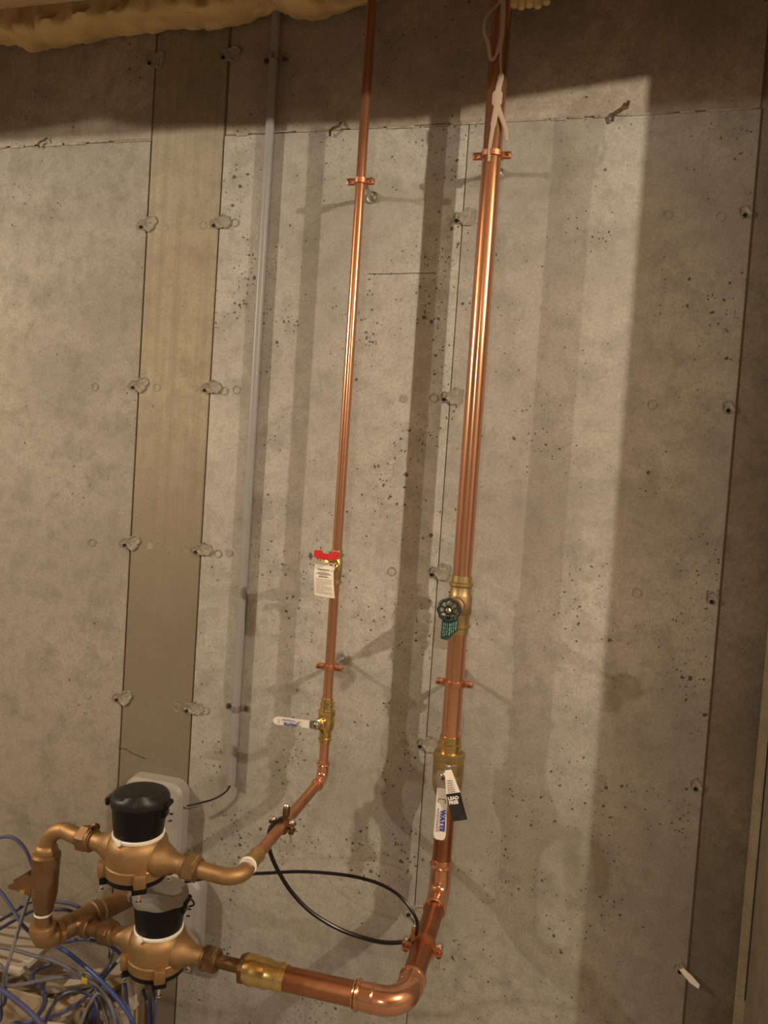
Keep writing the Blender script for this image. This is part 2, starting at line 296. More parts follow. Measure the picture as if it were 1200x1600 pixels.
# ---------------------------------------------------------------- paths of wires, cables and strands (metres)
CABLES = [
 [(-0.6400,-0.5000,0.0120),(-0.6000,-0.4500,0.1600),(-0.5750,-0.4000,0.4300),(-0.5000,-0.4500,0.5120),(-0.4059,-0.4200,0.6630),(-0.2659,-0.4000,0.6730),(-0.2106,-0.4000,0.6929),(-0.1746,-0.4000,0.7009),(-0.1456,-0.4000,0.6872),(-0.1270,-0.4000,0.6621),(-0.1147,-0.4000,0.6345),(-0.1066,-0.4000,0.5994),(-0.1135,-0.3800,0.5416)],
 [(-0.1081,-0.4100,0.6072),(-0.0942,-0.4400,0.6102),(-0.0792,-0.4700,0.6012),(-0.0731,-0.4900,0.5831),(-0.0666,-0.5100,0.5622),(-0.0622,-0.5300,0.5343),(-0.0693,-0.5300,0.5051),(-0.0670,-0.5200,0.4865),(-0.0447,-0.5000,0.4821),(-0.0181,-0.4700,0.4774),(0.0175,-0.4500,0.4776),(0.0511,-0.4400,0.4723),(0.0792,-0.4400,0.4607),(0.1044,-0.4500,0.4412),(0.1150,-0.4500,0.4051),(0.1193,-0.4500,0.3546),(0.1253,-0.4800,0.2346),(0.1253,-0.5500,0.0900),(0.1193,-0.6100,0.0160)],
 [(-0.7600,-0.5200,0.0160),(-0.6800,-0.4700,0.1600),(-0.6230,-0.4200,0.4300),(-0.5000,-0.4700,0.5120),(-0.3518,-0.4400,0.5766),(-0.2118,-0.4200,0.6026),(-0.1798,-0.4200,0.5940),(-0.1502,-0.4300,0.5825),(-0.1256,-0.4400,0.5718),(-0.1029,-0.4500,0.5624),(-0.0905,-0.4400,0.5407),(-0.0719,-0.4300,0.5214)],
 [(-0.6700,-0.6200,0.0120),(-0.6200,-0.5500,0.1600),(-0.5870,-0.5000,0.4300),(-0.5000,-0.5100,0.5200),(-0.3257,-0.4800,0.5150),(-0.1857,-0.4600,0.5013),(-0.1316,-0.4700,0.5168),(-0.0941,-0.4700,0.5186),(-0.0462,-0.4800,0.5252),(-0.0092,-0.4750,0.5213),(0.0243,-0.4650,0.5058),(0.0595,-0.4650,0.4921),(0.0849,-0.4600,0.4819),(0.1056,-0.4600,0.4663),(0.1290,-0.4700,0.4459),(0.1382,-0.4700,0.4064),(0.1435,-0.4700,0.3633),(0.1495,-0.5000,0.2433),(0.1615,-0.5300,0.0900),(0.1935,-0.5700,0.0080)],
 [(-0.0525,-0.4200,0.5196),(-0.0191,-0.4400,0.5232),(0.0156,-0.4550,0.5272),(0.0590,-0.4750,0.5291),(0.1009,-0.4900,0.5245),(0.1359,-0.5000,0.5145),(0.1676,-0.5100,0.5032),(0.1948,-0.5200,0.4901),(0.2093,-0.5200,0.4672),(0.2230,-0.5200,0.4345),(0.2290,-0.5500,0.3145),(0.2170,-0.6200,0.0900),(0.1730,-0.6800,0.0160)],
 [(-0.0975,-0.4000,0.4894),(-0.0371,-0.4100,0.5101),(0.0026,-0.4100,0.5256),(0.0409,-0.4100,0.5313),(0.0763,-0.4100,0.5285),(0.0940,-0.4000,0.5103)],
 [(-0.1330,-0.3400,0.5433),(-0.0936,-0.3500,0.5512),(-0.0589,-0.3500,0.5528),(-0.0274,-0.3500,0.5468),(-0.0054,-0.3400,0.5261)],
 [(-0.1429,-0.3300,0.5185),(-0.1116,-0.3350,0.5221),(-0.0815,-0.3350,0.5270),(-0.0468,-0.3300,0.5201)],
 [(-0.6700,-0.5000,0.0160),(-0.6200,-0.4500,0.1600),(-0.5870,-0.4000,0.4300),(-0.5000,-0.4500,0.5120),(-0.3647,-0.4200,0.5150),(-0.2247,-0.4000,0.5004),(-0.1851,-0.4100,0.5258),(-0.1548,-0.4100,0.5486),(-0.1298,-0.4000,0.5673),(-0.1073,-0.3900,0.5774)],
 [(-0.7300,-0.5900,0.0120),(-0.6600,-0.5200,0.1600),(-0.6110,-0.4700,0.4300),(-0.5000,-0.4800,0.5200),(-0.3377,-0.4500,0.5150),(-0.1977,-0.4300,0.5047),(-0.1673,-0.4300,0.5235),(-0.1344,-0.4300,0.5481),(-0.1118,-0.4100,0.5603),(-0.0927,-0.4000,0.5709)],
 [(-0.6400,-0.6800,0.0200),(-0.6000,-0.6300,0.1600),(-0.5750,-0.5800,0.4300),(-0.5000,-0.6300,0.5120),(-0.2030,-0.6000,0.5150),(-0.0630,-0.5800,0.5349),(-0.0349,-0.5800,0.5282),(-0.0014,-0.5800,0.5158),(0.0264,-0.5800,0.5023),(0.0553,-0.5850,0.4904),(0.0754,-0.5850,0.4636),(0.0814,-0.6150,0.3436),(0.1054,-0.6850,0.0900),(0.1754,-0.7450,0.0160)],
 [(0.0619,-0.4300,0.4630),(0.0628,-0.4450,0.4563),(0.0446,-0.4600,0.4363),(0.0221,-0.4750,0.4233),(-0.0097,-0.4850,0.4098),(-0.0485,-0.4900,0.3961),(-0.0830,-0.5000,0.3767),(-0.0770,-0.5300,0.2567),(-0.0770,-0.5800,0.0900),(-0.0830,-0.6300,0.0120)],
 [(0.0877,-0.4000,0.4916),(0.0818,-0.4100,0.4834),(0.0747,-0.4200,0.4725),(0.0702,-0.4250,0.4602),(0.0698,-0.4400,0.4493),(0.0752,-0.4500,0.4277),(0.0705,-0.4550,0.3977),(0.0663,-0.4550,0.3447),(0.0723,-0.4850,0.2247),(0.0483,-0.5150,0.0900),(-0.0337,-0.5550,0.0080)],
 [(0.1160,-0.4250,0.4918),(0.1308,-0.4350,0.4720),(0.1400,-0.4400,0.4428),(0.1549,-0.4450,0.4114),(0.1662,-0.4450,0.3628),(0.1722,-0.4750,0.2428),(0.1842,-0.5450,0.0900),(0.2162,-0.6050,0.0160)],
 [(0.1132,-0.3300,0.4264),(0.1465,-0.3600,0.4293),(0.1668,-0.3800,0.4141),(0.1667,-0.3800,0.3672),(0.1656,-0.3800,0.3132),(0.1716,-0.4100,0.1932),(0.1596,-0.4600,0.0900),(0.1156,-0.5100,0.0120)],
 [(0.0838,-0.3150,0.4042),(0.1262,-0.3650,0.4252),(0.1525,-0.3900,0.4176),(0.1595,-0.3900,0.3727),(0.1640,-0.3900,0.3205),(0.1700,-0.4200,0.2005),(0.1940,-0.4500,0.0900),(0.2640,-0.4900,0.0080)],
 [(0.0522,-0.3700,0.4985),(0.0626,-0.3800,0.4881),(0.0614,-0.3900,0.4726),(0.0585,-0.4000,0.4623),(0.0483,-0.4100,0.4531)],
 [(-0.7600,-0.6500,0.0160),(-0.6800,-0.5800,0.1600),(-0.6230,-0.5300,0.4300),(-0.5000,-0.5400,0.5200),(-0.2830,-0.5100,0.5150),(-0.1430,-0.4900,0.5006),(-0.1067,-0.4900,0.4933),(-0.0968,-0.4900,0.4749),(-0.0989,-0.5000,0.4553),(-0.1214,-0.5000,0.4319),(-0.2614,-0.5200,0.5150),(-0.5000,-0.5500,0.5200),(-0.6230,-0.5400,0.4300),(-0.6800,-0.5900,0.1600),(-0.7600,-0.6600,0.0160)],
 [(0.0021,-0.5000,0.4133),(0.0108,-0.4950,0.4436),(0.0211,-0.4800,0.4599),(0.0474,-0.4700,0.4683),(0.0720,-0.4600,0.4583),(0.0911,-0.4650,0.4356),(0.0912,-0.4650,0.3844),(0.0972,-0.4950,0.2644),(0.1092,-0.5250,0.0900),(0.1412,-0.5650,0.0080)],
 [(0.0539,-0.6100,0.0160),(0.0979,-0.5500,0.0900),(0.1099,-0.4800,0.2306),(0.1039,-0.4500,0.3506),(0.1052,-0.4500,0.4027),(0.0854,-0.4450,0.4383),(0.0693,-0.4400,0.4583),(0.0563,-0.4350,0.4715),(0.0175,-0.4300,0.4724),(-0.0193,-0.4200,0.4628)],
 [(0.1649,-0.6200,0.0120),(0.0949,-0.5700,0.0900),(0.0709,-0.5200,0.2510),(0.0649,-0.4900,0.3710),(0.0697,-0.4850,0.4192),(0.0769,-0.4700,0.4485),(0.0872,-0.4600,0.4671),(0.1027,-0.4550,0.4571),(0.1326,-0.4550,0.4259),(0.1531,-0.4600,0.3709),(0.1591,-0.4900,0.2509),(0.1831,-0.5400,0.0900),(0.2531,-0.5900,0.0120)],
 [(-0.0073,-0.6300,0.0080),(-0.0013,-0.5900,0.0900),(-0.0013,-0.5600,0.2629),(-0.0073,-0.5300,0.3829),(-0.0041,-0.5250,0.4299),(0.0075,-0.5100,0.4621),(-0.0071,-0.5000,0.4770),(-0.0543,-0.4700,0.4689),(-0.0591,-0.4500,0.4744),(-0.0349,-0.4400,0.4854)],
 [(0.1102,-0.3500,0.4361),(0.1438,-0.3700,0.4287),(0.1548,-0.3750,0.3943),(0.1613,-0.3750,0.3084),(0.1673,-0.4050,0.1884),(0.1433,-0.4750,0.0900),(0.0613,-0.5350,0.0160)],
 [(-0.6700,-0.6800,0.0160),(-0.6200,-0.6100,0.1600),(-0.5870,-0.5600,0.4300),(-0.5000,-0.5700,0.5200),(-0.2528,-0.5400,0.5150),(-0.1128,-0.5200,0.4439),(-0.0681,-0.5300,0.4553),(-0.0613,-0.5350,0.4916),(-0.0594,-0.5500,0.4899),(-0.0536,-0.5700,0.4502),(-0.1936,-0.5900,0.5150),(-0.5000,-0.6200,0.5200),(-0.5870,-0.6100,0.4300),(-0.6200,-0.6600,0.1600),(-0.6700,-0.7300,0.0160)]]
WIREA = [(0.3890,-0.3520,0.8143),(0.3849,-0.3600,0.8043),(0.3824,-0.3650,0.7921),(0.3802,-0.3600,0.7714),(0.3862,-0.3500,0.7394),(0.4006,-0.3400,0.7047),(0.4235,-0.3300,0.6675),(0.4559,-0.3200,0.6333),(0.4877,-0.3100,0.6106),(0.5261,-0.3000,0.5919),(0.5712,-0.2920,0.5811),(0.6169,-0.2900,0.5807),(0.6622,-0.2900,0.5842)]
WIREB = [(0.6829,-0.3100,0.6215),(0.6782,-0.3150,0.6489),(0.6625,-0.3150,0.6748),(0.6359,-0.3100,0.6933),(0.5981,-0.3000,0.7009),(0.5493,-0.2900,0.7003),(0.4928,-0.2800,0.6919),(0.4209,-0.2700,0.6768),(0.3508,-0.2700,0.6603),(0.2835,-0.2800,0.6481),(0.2231,-0.2900,0.6345),(0.1519,-0.2800,0.6039),(0.1023,-0.2850,0.5853)]
WIREC = [(0.1370,-0.0120,0.7203),(0.1321,-0.0140,0.7023),(0.1209,-0.0180,0.6890),(0.0994,-0.0220,0.6739),(0.0691,-0.0300,0.6623),(0.0325,-0.0360,0.6503)]
STRANDA = [(0.6940,-0.1170,2.4299),(0.6946,-0.1170,2.3842),(0.6983,-0.1180,2.3534),(0.6958,-0.1190,2.3348),(0.6935,-0.1190,2.3114),(0.6935,-0.1180,2.2909),(0.6902,-0.1170,2.2627),(0.6871,-0.1170,2.2313),(0.6850,-0.1170,2.2050),(0.6855,-0.1170,2.1786)]
STRANDB = [(0.6932,-0.1180,2.2962),(0.7010,-0.1170,2.2779),(0.7103,-0.1150,2.2574),(0.7164,-0.1100,2.2411),(0.7189,-0.1080,2.2235)]
STRANDC = [(0.6917,-0.1170,2.5339),(0.6813,-0.1200,2.4992),(0.6626,-0.1280,2.4751),(0.6564,-0.1300,2.4537),(0.6590,-0.1300,2.4353),(0.6678,-0.1250,2.4168),(0.6714,-0.1200,2.3972),(0.6773,-0.1180,2.3862),(0.6857,-0.1180,2.3987),(0.6920,-0.1180,2.4216),(0.6935,-0.1180,2.4553),(0.6920,-0.1180,2.4944),(0.6852,-0.1180,2.5339)]

# ---------------------------------------------------------------- the room
def structure(name, mb, m, **k): return props(build(name, mb, m, **k), kind='structure')
CX, JD, ZC = 1.342, -.336, 2.86          # inside corner, depth of the return, ceiling underside
structure('floor', MB().box((0, -3, -.05), (9, 7, .1)), M['floor'], smooth=False)
structure('ceiling', MB().box((0, -3, ZC + .05), (9, 7, .1)), M['wood'], smooth=False)
structure('wall_left', MB().box((-3.55, -3, 1.43), (.1, 7, 2.86)), M['concD'], smooth=False)
structure('wall_rear', MB().box((0, -6.05, 1.43), (9, .1, 2.86)), M['concD'], smooth=False)
structure('wall_right', MB().box((4.05, -3, 1.43), (.1, 7, 2.86)), M['concD'], smooth=False)
wb = structure('wall_back', MB().box((-.9, .095, 1.43), (5.4, .18, 2.86)), M['concBack'], smooth=False)
wr = structure('wall_return', MB().box((2.72, JD / 2 + .05, 1.43), (2.70, -JD + .1, 2.86)), M['concBack'], smooth=False)
# formed panels of the wall, one cast face between two form joints, joints left open 3 mm
def panel(x0, x1, z0, z1, m, dy=0.0, g=.0022, cl=None):
    o = build('concrete_panel', MB().box(((x0 + x1) / 2, .014 + dy, (z0 + z1) / 2), (x1 - x0 - 2 * g, .028, z1 - z0 - 2 * g), bevel=.0016), m, wb)
    if cl: o['label'] = cl
    return o
L1, L2, MM, RR, CJ = -.189, .013, .619, 1.228, 2.317
panel(-3.5, L1, 0, CJ, M['concA'], .001)
panel(-3.5, L1, CJ, ZC, M['concU'], .003)
panel(L1, L2, 0, ZC, M['concB'], 0, .0034, 'yellowish narrow filler strip with a darker damp lower half')
panel(L2, MM, 0, CJ, M['conc'], .0008, .0009)
panel(MM, RR, 0, CJ, M['concD'], .0002, .0012)
panel(L2, RR, CJ, ZC, M['concU'], .003, .0026)
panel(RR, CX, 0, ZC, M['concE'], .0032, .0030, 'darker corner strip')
# mortar fin that runs along the cold joint, broken into ragged lengths
random.seed(4)
fin = MB(); x = -1.6
while x < 1.2:
    l = random.uniform(.03, .12)
    if not (L1 - .01 < x + l / 2 < L2 + .01):
        fin.box((x + l / 2, -.0002, CJ + random.uniform(-.003, .002)), (l * .95, .0036, random.uniform(.004, .009)), bevel=.0012)
    x += l + random.uniform(0, .02)
build('cold_joint_fin', fin, M['pocket'], wb)['kind'] = 'stuff'
# the return wall's two faces and its corner fillet
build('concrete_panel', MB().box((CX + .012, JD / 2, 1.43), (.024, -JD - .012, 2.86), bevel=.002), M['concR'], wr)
build('concrete_panel', MB().box((2.72, JD - .0, 1.43), (2.72, .024, 2.86), bevel=.002), M['concD'], wr)
build('corner_fillet', MB().prism([(0, 0), (-.016, 0), (0, -.016)], (CX, -.0005, 0), (1, 0, 0), (0, 1, 0), (0, 0, 1), 2.86), M['concR'], wr, smooth=False)

# tie pockets at the joints and round form marks beside them
def wobble_disc(r, h, seed, seg=22):
    rd = random.Random(seed); prof = [(-.004, 1.0), (h, 1.0), (h * 1.15, .90), (h * .55, .78), (h * .25, .4), (h * .3, .02)]
    ph = [rd.uniform(0, 6.28) for _ in range(3)]; vs = []; fs = []
    for t, q in prof:
        for k in range(seg):
            g = 2 * PI * k / seg; e = 1 + .12 * math.sin(2 * g + ph[0]) + .09 * math.sin(3 * g + ph[1]) + .07 * math.sin(7 * g + ph[2])
            vs.append((math.cos(g) * r * q * e, -t - rd.uniform(-.0004, .0012), math.sin(g) * r * q * e))
    for i in range(len(prof) - 1):
        for k in range(seg):
            k2 = (k + 1) % seg; fs.append((i * seg + k, i * seg + k2, (i + 1) * seg + k2, (i + 1) * seg + k))
    fs.append(tuple(range((len(prof) - 1) * seg, len(prof) * seg)))
    return MB().add(vs, fs)
def place(name, mb, m, x, z, y=0.0):
    o = build(name, mb, m, wb); o.location = (x, y, z); ORG[o] = Vector((0, 0, 0)); return o
pk = [(wobble_disc(.0185, .0035, i), wobble_disc(.013, .0028, i + 9)) for i in range(4)]
hole = MB().lathe((0, -.0045, 0), (0, -1, 0), [(-.002, .0042), (.0003, .0046)], 9)
k = 0
for row in range(-1, 5):
    z = 2.1 - .4064 * row
    for hx, sx, ok in ((-.203, L1, row < 4), (0.0, L2, row < 4), (.606, MM, 0 <= row), (1.212, RR, row >= 0)):
        if not ok: continue
        a, b = pk[k % 4]; k += 1
        if sx == RR:
            p1 = place('tie_pocket', b, M['pocket'], hx - .001, z + .004)
        else:
            p1 = place('tie_pocket', a, M['pocket'], sx + .010, z + .006)
            place('tie_pocket', b, M['pocket'], hx + .004, z + .003)
        h = build('tie_hole', hole, M['hole'], p1); h.location = Vector((hx, 0, z)) - p1.location - Vector((0, 0, .003))
ringm = MB().ring((0, -.0002, 0), (0, 1, 0), .0095, .0012, 18, 6)
discm = MB().lathe((0, 0, 0), (0, -1, 0), [(-.002, .0098), (.0006, .0095), (.0010, .0082)], 18)
for row, xs in ((0, (-.135, -.03, .055, .585, 1.06, 1.165)), (1, (-.315, -.135, -.028, .052, .085, .51, .58, 1.06, 1.165)), (2, (-.30, -.13, -.026, .06, .09, .51, 1.06)), (3, (-.29, -.03, .05, .565))):
    for i, x in enumerate(xs):
        place('form_mark', ringm if (i + row) % 3 else discm, M['mark'], x, 2.1 - .4064 * row + ((i * 7) % 5 - 2) * .002)
# hairline crack left of the dark shadow and the sealed crack under the filler strip
build('surface_crack', MB().tube([(.404, .0004, 1.979), (.45, .0004, 1.9785), (.50, .0004, 1.980), (.561, .0004, 1.980)], .0008, 5), M['rust'], wb)
build('surface_crack', MB().tube([(-.19, .0004, .752), (-.168, .0004, .751), (-.15, .0004, .743), (-.128, .0004, .738), (-.11, .0004, .735)], .0017, 5), M['rust'], wb)
build('surface_crack', MB().tube([(CX - .0005, -.02, 1.25), (CX - .0005, -.022, .95), (CX - .0005, -.02, .45)], .0022, 5), M['hole'], wr)
# bent rusty ties that stick out of the cold joint
def tie_clip(x, z, s, label):
    t = MB().tube([(x + .012 * s, -.002, z + .020 * s), (x + .010 * s, -.010, z + .006 * s), (x - .004 * s, -.012, z + .001 * s), (x - .013 * s, -.012, z - .005 * s), (x - .015 * s, -.006, z - .017 * s)], .0028 * s + .0006, 7, flat=.7)
    single('bent_tie', t, M['rust'], (x, 0, z), label, 'form tie')
tie_clip(.948, CJ + .004, 1.15, 'rusty bent form tie jutting from the wall right of the large pipe')
tie_clip(.303, CJ - .002, .9, 'rusty bent form tie on the wall between grey conduit and small pipe')
tie_clip(-.503, CJ + .002, .7, 'rusty bent form tie on the wall at far left of the filler strip')
single('plastic_shim', MB().prism([(-.006, .004), (.004, .008), (.020, -.002), (.036, -.016), (.034, -.024), (.016, -.016)], (1.216, -.006, .474), (1, 0, 0), (0, .25, 1), (0, -1, .1), .004), M['paper'], (1.216, -.006, .474), 'torn pale plastic sliver sticking out of the lowest tie hole at right', 'scrap')

# unseen boards added as blockers, for the left lamp and the rear fill lamp
left_blocker = MB().box((-.85, -.50, 2.60), (2.2, .045, .516), bevel=.003)
structure('light_blocker_1', left_blocker, M['wood'])
structure('light_blocker_3', MB().box((0, -2.6, 2.628), (7.0, .09, .464), bevel=.004), M['wood'])
# added unseen blocker beside it, lower edge shaped for the right lamp's shadow
low = [(.25, 2.425), (.42, 2.408), (.52, 2.415), (.585, 2.423), (.643, 2.440), (.70, 2.422), (.76, 2.410), (.88, 2.404), (1.02, 2.397), (1.17, 2.393), (1.28, 2.413), (1.40, 2.425), (1.517, 2.437), (1.8, 2.45)]
structure('light_blocker_2', MB().prism([(a - .25, b - 2.6) for a, b in low] + [(1.55, .26), (0, .26)], (.25, -.48, 2.6), (1, 0, 0), (0, 0, 1), (0, -1, 0), .05), M['foam'], smooth=False)

# spray foam that bulges over the top of the wall
def foam(name, prof, depth, label, seed=0):
    n = 260; m_ = 26; vs = []; fs = []; x0 = prof[0][0]; x1 = prof[-1][0]
    for i in range(n + 1):
        x = x0 + (x1 - x0) * i / n
        for j in range(len(prof) - 1):
            if prof[j][0] <= x <= prof[j + 1][0]:
                t = (x - prof[j][0]) / (prof[j + 1][0] - prof[j][0]); t = t * t * (3 - 2 * t); zb = prof[j][1] + (prof[j + 1][1] - prof[j][1]) * t
        dp = depth if x < .22 else depth * max(.35, 1 - (x - .22) * 6)
        for k in range(m_ + 1):
            a = k / m_
            if a < .45:
                g = a / .45 * PI / 2; y = -dp * (1 - math.cos(g)); z = zb + .03 * (1 - math.sin(g)) + .004
            else:
                g = (a - .45) / .55; y = -dp * (1 + .10 * math.sin(g * PI)); z = zb + .004 + (ZC - zb - .004) * g
            q = Vector((x, y, z + seed)); e = abs(noise.noise(q * 19)) * .036 + abs(noise.noise(q * 47)) * .018 + noise.noise(q * 110) * .004 + noise.noise(q * 7) * .012
            ed = min(1, k / 4); dn = Vector((0, -math.sin(min(a / .45, 1) * PI / 2), -math.cos(min(a / .45, 1) * PI / 2) * .8))
            vs.append(Vector((x, y, z)) + dn * (e * ed * min(1, dp / .06)))
    for i in range(n):
        for k in range(m_): fs.append((i * (m_ + 1) + k, (i + 1) * (m_ + 1) + k, (i + 1) * (m_ + 1) + k + 1, i * (m_ + 1) + k + 1))
    single(name, MB().add(vs, fs), M['foam'], (x0, 0, prof[0][1]), label, 'insulation', ang=80)
foam('spray_foam', [(-1.7, 2.565), (-.62, 2.560), (-.565, 2.552), (-.526, 2.535), (-.45, 2.538), (-.379, 2.545), (-.30, 2.552), (-.255, 2.553), (-.118, 2.560), (.015, 2.552), (.07, 2.558), (.105, 2.572), (.138, 2.590), (.165, 2.572), (.20, 2.556), (.252, 2.552), (.30, 2.566), (.345, 2.580), (.40, 2.590), (.50, 2.60), (.66, 2.61)], .10, 'yellow spray foam bulging over the top of the wall from the upper left', 0)
dr = MB()
for x, z, r in ((.712, 2.512, .011), (.728, 2.505, .009), (.745, 2.508, .010), (.762, 2.504, .009), (.779, 2.511, .010)):
    dr.lathe((x, -.10, z - r), (0, 0, 1), [(0, .001), (r * .3, r * .8), (r, r), (r * 2.4, r * 1.15), (.36, r * 1.2)], 12)
single('foam_drip', dr, M['foam'], (.745, -.10, 2.51), 'row of rounded foam drips behind the top of the large pipe', 'insulation')

# ---------------------------------------------------------------- copper risers
XS, XB, PY = .400, .688, -.093
RS, RB = .0111, .0207
def vpipe(x, r, z0, z1, m, label):
    single('copper_pipe', MB().lathe((x, PY, z0), (0, 0, 1), [(0, r), (z1 - z0, r)], 40), m, (x, PY, z0), label, 'pipe')
vpipe(XS, RS, 1.325, 2.85, M['copper'], 'thin shiny copper riser running up from the red handled valve')
vpipe(XS, RS, .985, 1.257, M['copper'], 'thin copper pipe between the red handled valve and the small ball valve')
vpipe(XB, RB, 1.285, 2.85, M['copper'], 'thick shiny copper riser running up from the green handwheel valve')
vpipe(XB, RB, .945, 1.178, M['copper'], 'thick copper pipe between the green handwheel valve and the large ball valve')
vpipe(XB, RB, .655, .80, M['copperdull'], 'thick dull copper pipe hanging below the large ball valve')
vpipe(XS, RS, .838, .893, M['copper'], 'short thin copper stub below the small ball valve')

# split ring pipe clamps on threaded rods
def clamp(x, z, r, label):
    t = thing('pipe_clamp', (x, PY, z), label, 'pipe clamp', 'clamps holding the copper risers')
    c = Vector((x, PY, z)); e = r + .004
    build('clamp_band', MB().lathe(c - Vector((0, 0, .0055)), (0, 0, 1), [(0, r), (0, e), (.011, e), (.011, r), (0, r)], 36, cap=False), M['copperclamp'], t)
    for s in (-1, 1):
        build('clamp_ear', MB().box(c + Vector((s * (e + .0075), -.0032, 0)), (.018, .005, .013), bevel=.002).box(c + Vector((s * (e + .0075), .0036, 0)), (.018, .005, .013), bevel=.002), M['copperclamp'], t)
        build('screw', MB().lathe(c + Vector((s * (e + .0088), -.0055, 0)), (0, -1, 0), [(-.004, .0022), (0, .0022), (.0004, .0045), (.002, .0043), (.0032, .0025)], 14), M['bronzeold'], t)
    build('rod', MB().lathe((x + .004, 0, z), (0, -1, 0), [(0, .0048), (-PY - e + .001, .0048)], 14), M['steel'], t)
    b = MB().lathe((x + .004, -.0022, z), (0, -1, 0), [(0, .013), (.0025, .0135), (.003, .012)], 24).lathe((x + .004, -.0052, z), (0, -1, 0), [(0, .0085), (.007, .0085), (.008, .0075)], 6)
    build('anchor_nut', b, M['steel'], t)
    build('clamp_socket', MB().lathe((x + .004, PY + e - .001, z), (0, 1, 0), [(0, .0075), (.012, .0075)], 6), M['copperclamp'], t)
clamp(XS, 2.155, RS, 'copper split ring clamp high on the thin riser')
clamp(XS, 1.062, RS, 'copper split ring clamp on the thin riser above the small ball valve')
clamp(XB, 2.200, RB, 'copper split ring clamp high on the thick riser')
clamp(XB, 1.063, RB, 'copper split ring clamp on the thick riser below the green handwheel')

# ---------------------------------------------------------------- stop valve with red handle
t = thing('stop_valve', (XS, PY, 1.29), 'brass stop valve with a red wing handle on the thin riser', 'valve')
o = (XS, PY, 1.252)
build('body', MB().lathe(o, (0, 0, 1), [(0, .0128), (.004, .0132), (.005, .0158), (.009, .0158), (.010, .0132), (.018, .0132), (.020, .0145), (.054, .0145), (.056, .0132), (.066, .0132), (.067, .0160), (.071, .0160), (.072, .0132), (.079, .0128)], 36), M['brassdull'], t)
sd = Vector((-.05, -.80, .60)).normalized(); b0 = Vector((XS, PY, 1.285))
hb = b0 + sd * .050
build('bonnet', MB().lathe(b0, sd, [(.005, .0125), (.026, .0125), (.027, .011), (.034, .011)], 20).lathe(b0 + sd * .034, sd, [(0, .0098), (.009, .0098), (.010, .007), (.016, .005)], 6), M['brass'], t)
build('drain_cap', MB().lathe((XS, PY, 1.262), Vector((-1, -.45, 0)), [(.008, .006), (.026, .006), (.030, .0075), (.036, .0070)], 14), M['bronzeold'], t)
hc = Vector((.398, -.160, 1.3235))
prof = [(-.0275, .010), (-.027, -.0055), (-.010, -.009), (.010, -.009), (.027, -.0055), (.0275, .010), (.0125, .0105), (.0105, .0045), (-.0105, .0045), (-.0125, .0105)]
hx = Vector((1, .05, -.01)).normalized(); hy = Vector((0, .12, 1)).normalized(); hn = hx.cross(hy).normalized()
mbh = MB().prism(prof, hc - hn * .007, hx, hy, hn, .014)
build('wing_handle', mbh, M['red'], t)
build('stem', MB().tube([b0 + sd * .045, hc - hy * .006 - hx * .001], .0042, 10).lathe(hc - hy * .017, hy, [(0, .0068), (.008, .0068), (.010, .0055)], 6), M['brass'], t)

def sheet(pts_rows, th, nrm):
    """thin bent sheet from rows of points"""
    n = Vector(nrm); r = len(pts_rows); c = len(pts_rows[0]); vs = [Vector(p) for row in pts_rows for p in row]; k = len(vs)
    vs += [v + n * th for v in vs]; fs = []
    for i in range(r - 1):
        for j in range(c - 1):
            a = i * c + j; q = (a, a + 1, a + c + 1, a + c); fs.append(q); fs.append(tuple(x + k for x in reversed(q)))
    rim = [j for j in range(c)] + [i * c + c - 1 for i in range(1, r)] + [(r - 1) * c + j for j in range(c - 2, -1, -1)] + [i * c for i in range(r - 2, 0, -1)]
    for i in range(len(rim)):
        a, b = rim[i], rim[(i + 1) % len(rim)]; fs.append((a, b, b + k, a + k))
    return MB().add(vs, fs)
# paper instruction tag that hangs from the stem of the red handled valve
t = thing('paper_tag', (.392, -.152, 1.30), 'white printed paper tag hanging from the red handled valve', 'tag')
TL, TR, BR, BL = (Vector(q) for q in ((.3665, -.150, 1.302), (.4115, -.152, 1.301), (.4185, -.150, 1.2295), (.3715, -.150, 1.2325)))
def tagp(u, v, off=0.0):
    p = TL.lerp(TR, u).lerp(BL.lerp(BR, u), v); p = p.copy(); p.y += -.0035 * math.sin(v * PI) + .003 * (u - .5) ** 2 * 4 - off; return p
build('tag_sheet', sheet([[tagp(u / 5, v / 8) for u in range(6)] for v in range(9)], .0005, (0, 1, 0)), M['paper'], t)
build('tag_string', MB().tube(smooth_path([(.3985, -.151, 1.300), (.404, -.150, 1.306), (.410, -.149, 1.304), (.4135, -.150, 1.296), (.412, -.1535, 1.290)]), .0013, 6), M['white'], t)
def line(mb, v, u0, u1, h):
    q = [tagp(u0, v, .0008), tagp((u0 + u1) / 2, v, .0008), tagp(u1, v, .0008), tagp(u1, v + h, .0008), tagp((u0 + u1) / 2, v + h, .0008), tagp(u0, v + h, .0008)]
    mb.add(q, [(0, 1, 4, 5), (1, 2, 3, 4)])
random.seed(8); a = MB(); b = MB()
def words(mb, v, u0, u1, h):
    u = u0
    while u < u1 - .02:
        e = min(u + random.uniform(.05, .15), u1); line(mb, v, u, e, h); u = e + .025
for v, u0, u1, h in ((.13, .20, .82, .032), (.235, .22, .80, .022), (.275, .14, .90, .020), (.35, .26, .76, .030)): words(a, v, u0, u1, h)
words(b, .19, .35, .65, .014); words(b, .315, .30, .70, .014)
for k in range(11): words(b, .43 + .045 * k, .10, .90 if k not in (4, 8) else .55, .014)
build('print_line', a, M['ink'], t, smooth=False); build('print_line', b, M['inklight'], t, smooth=False)

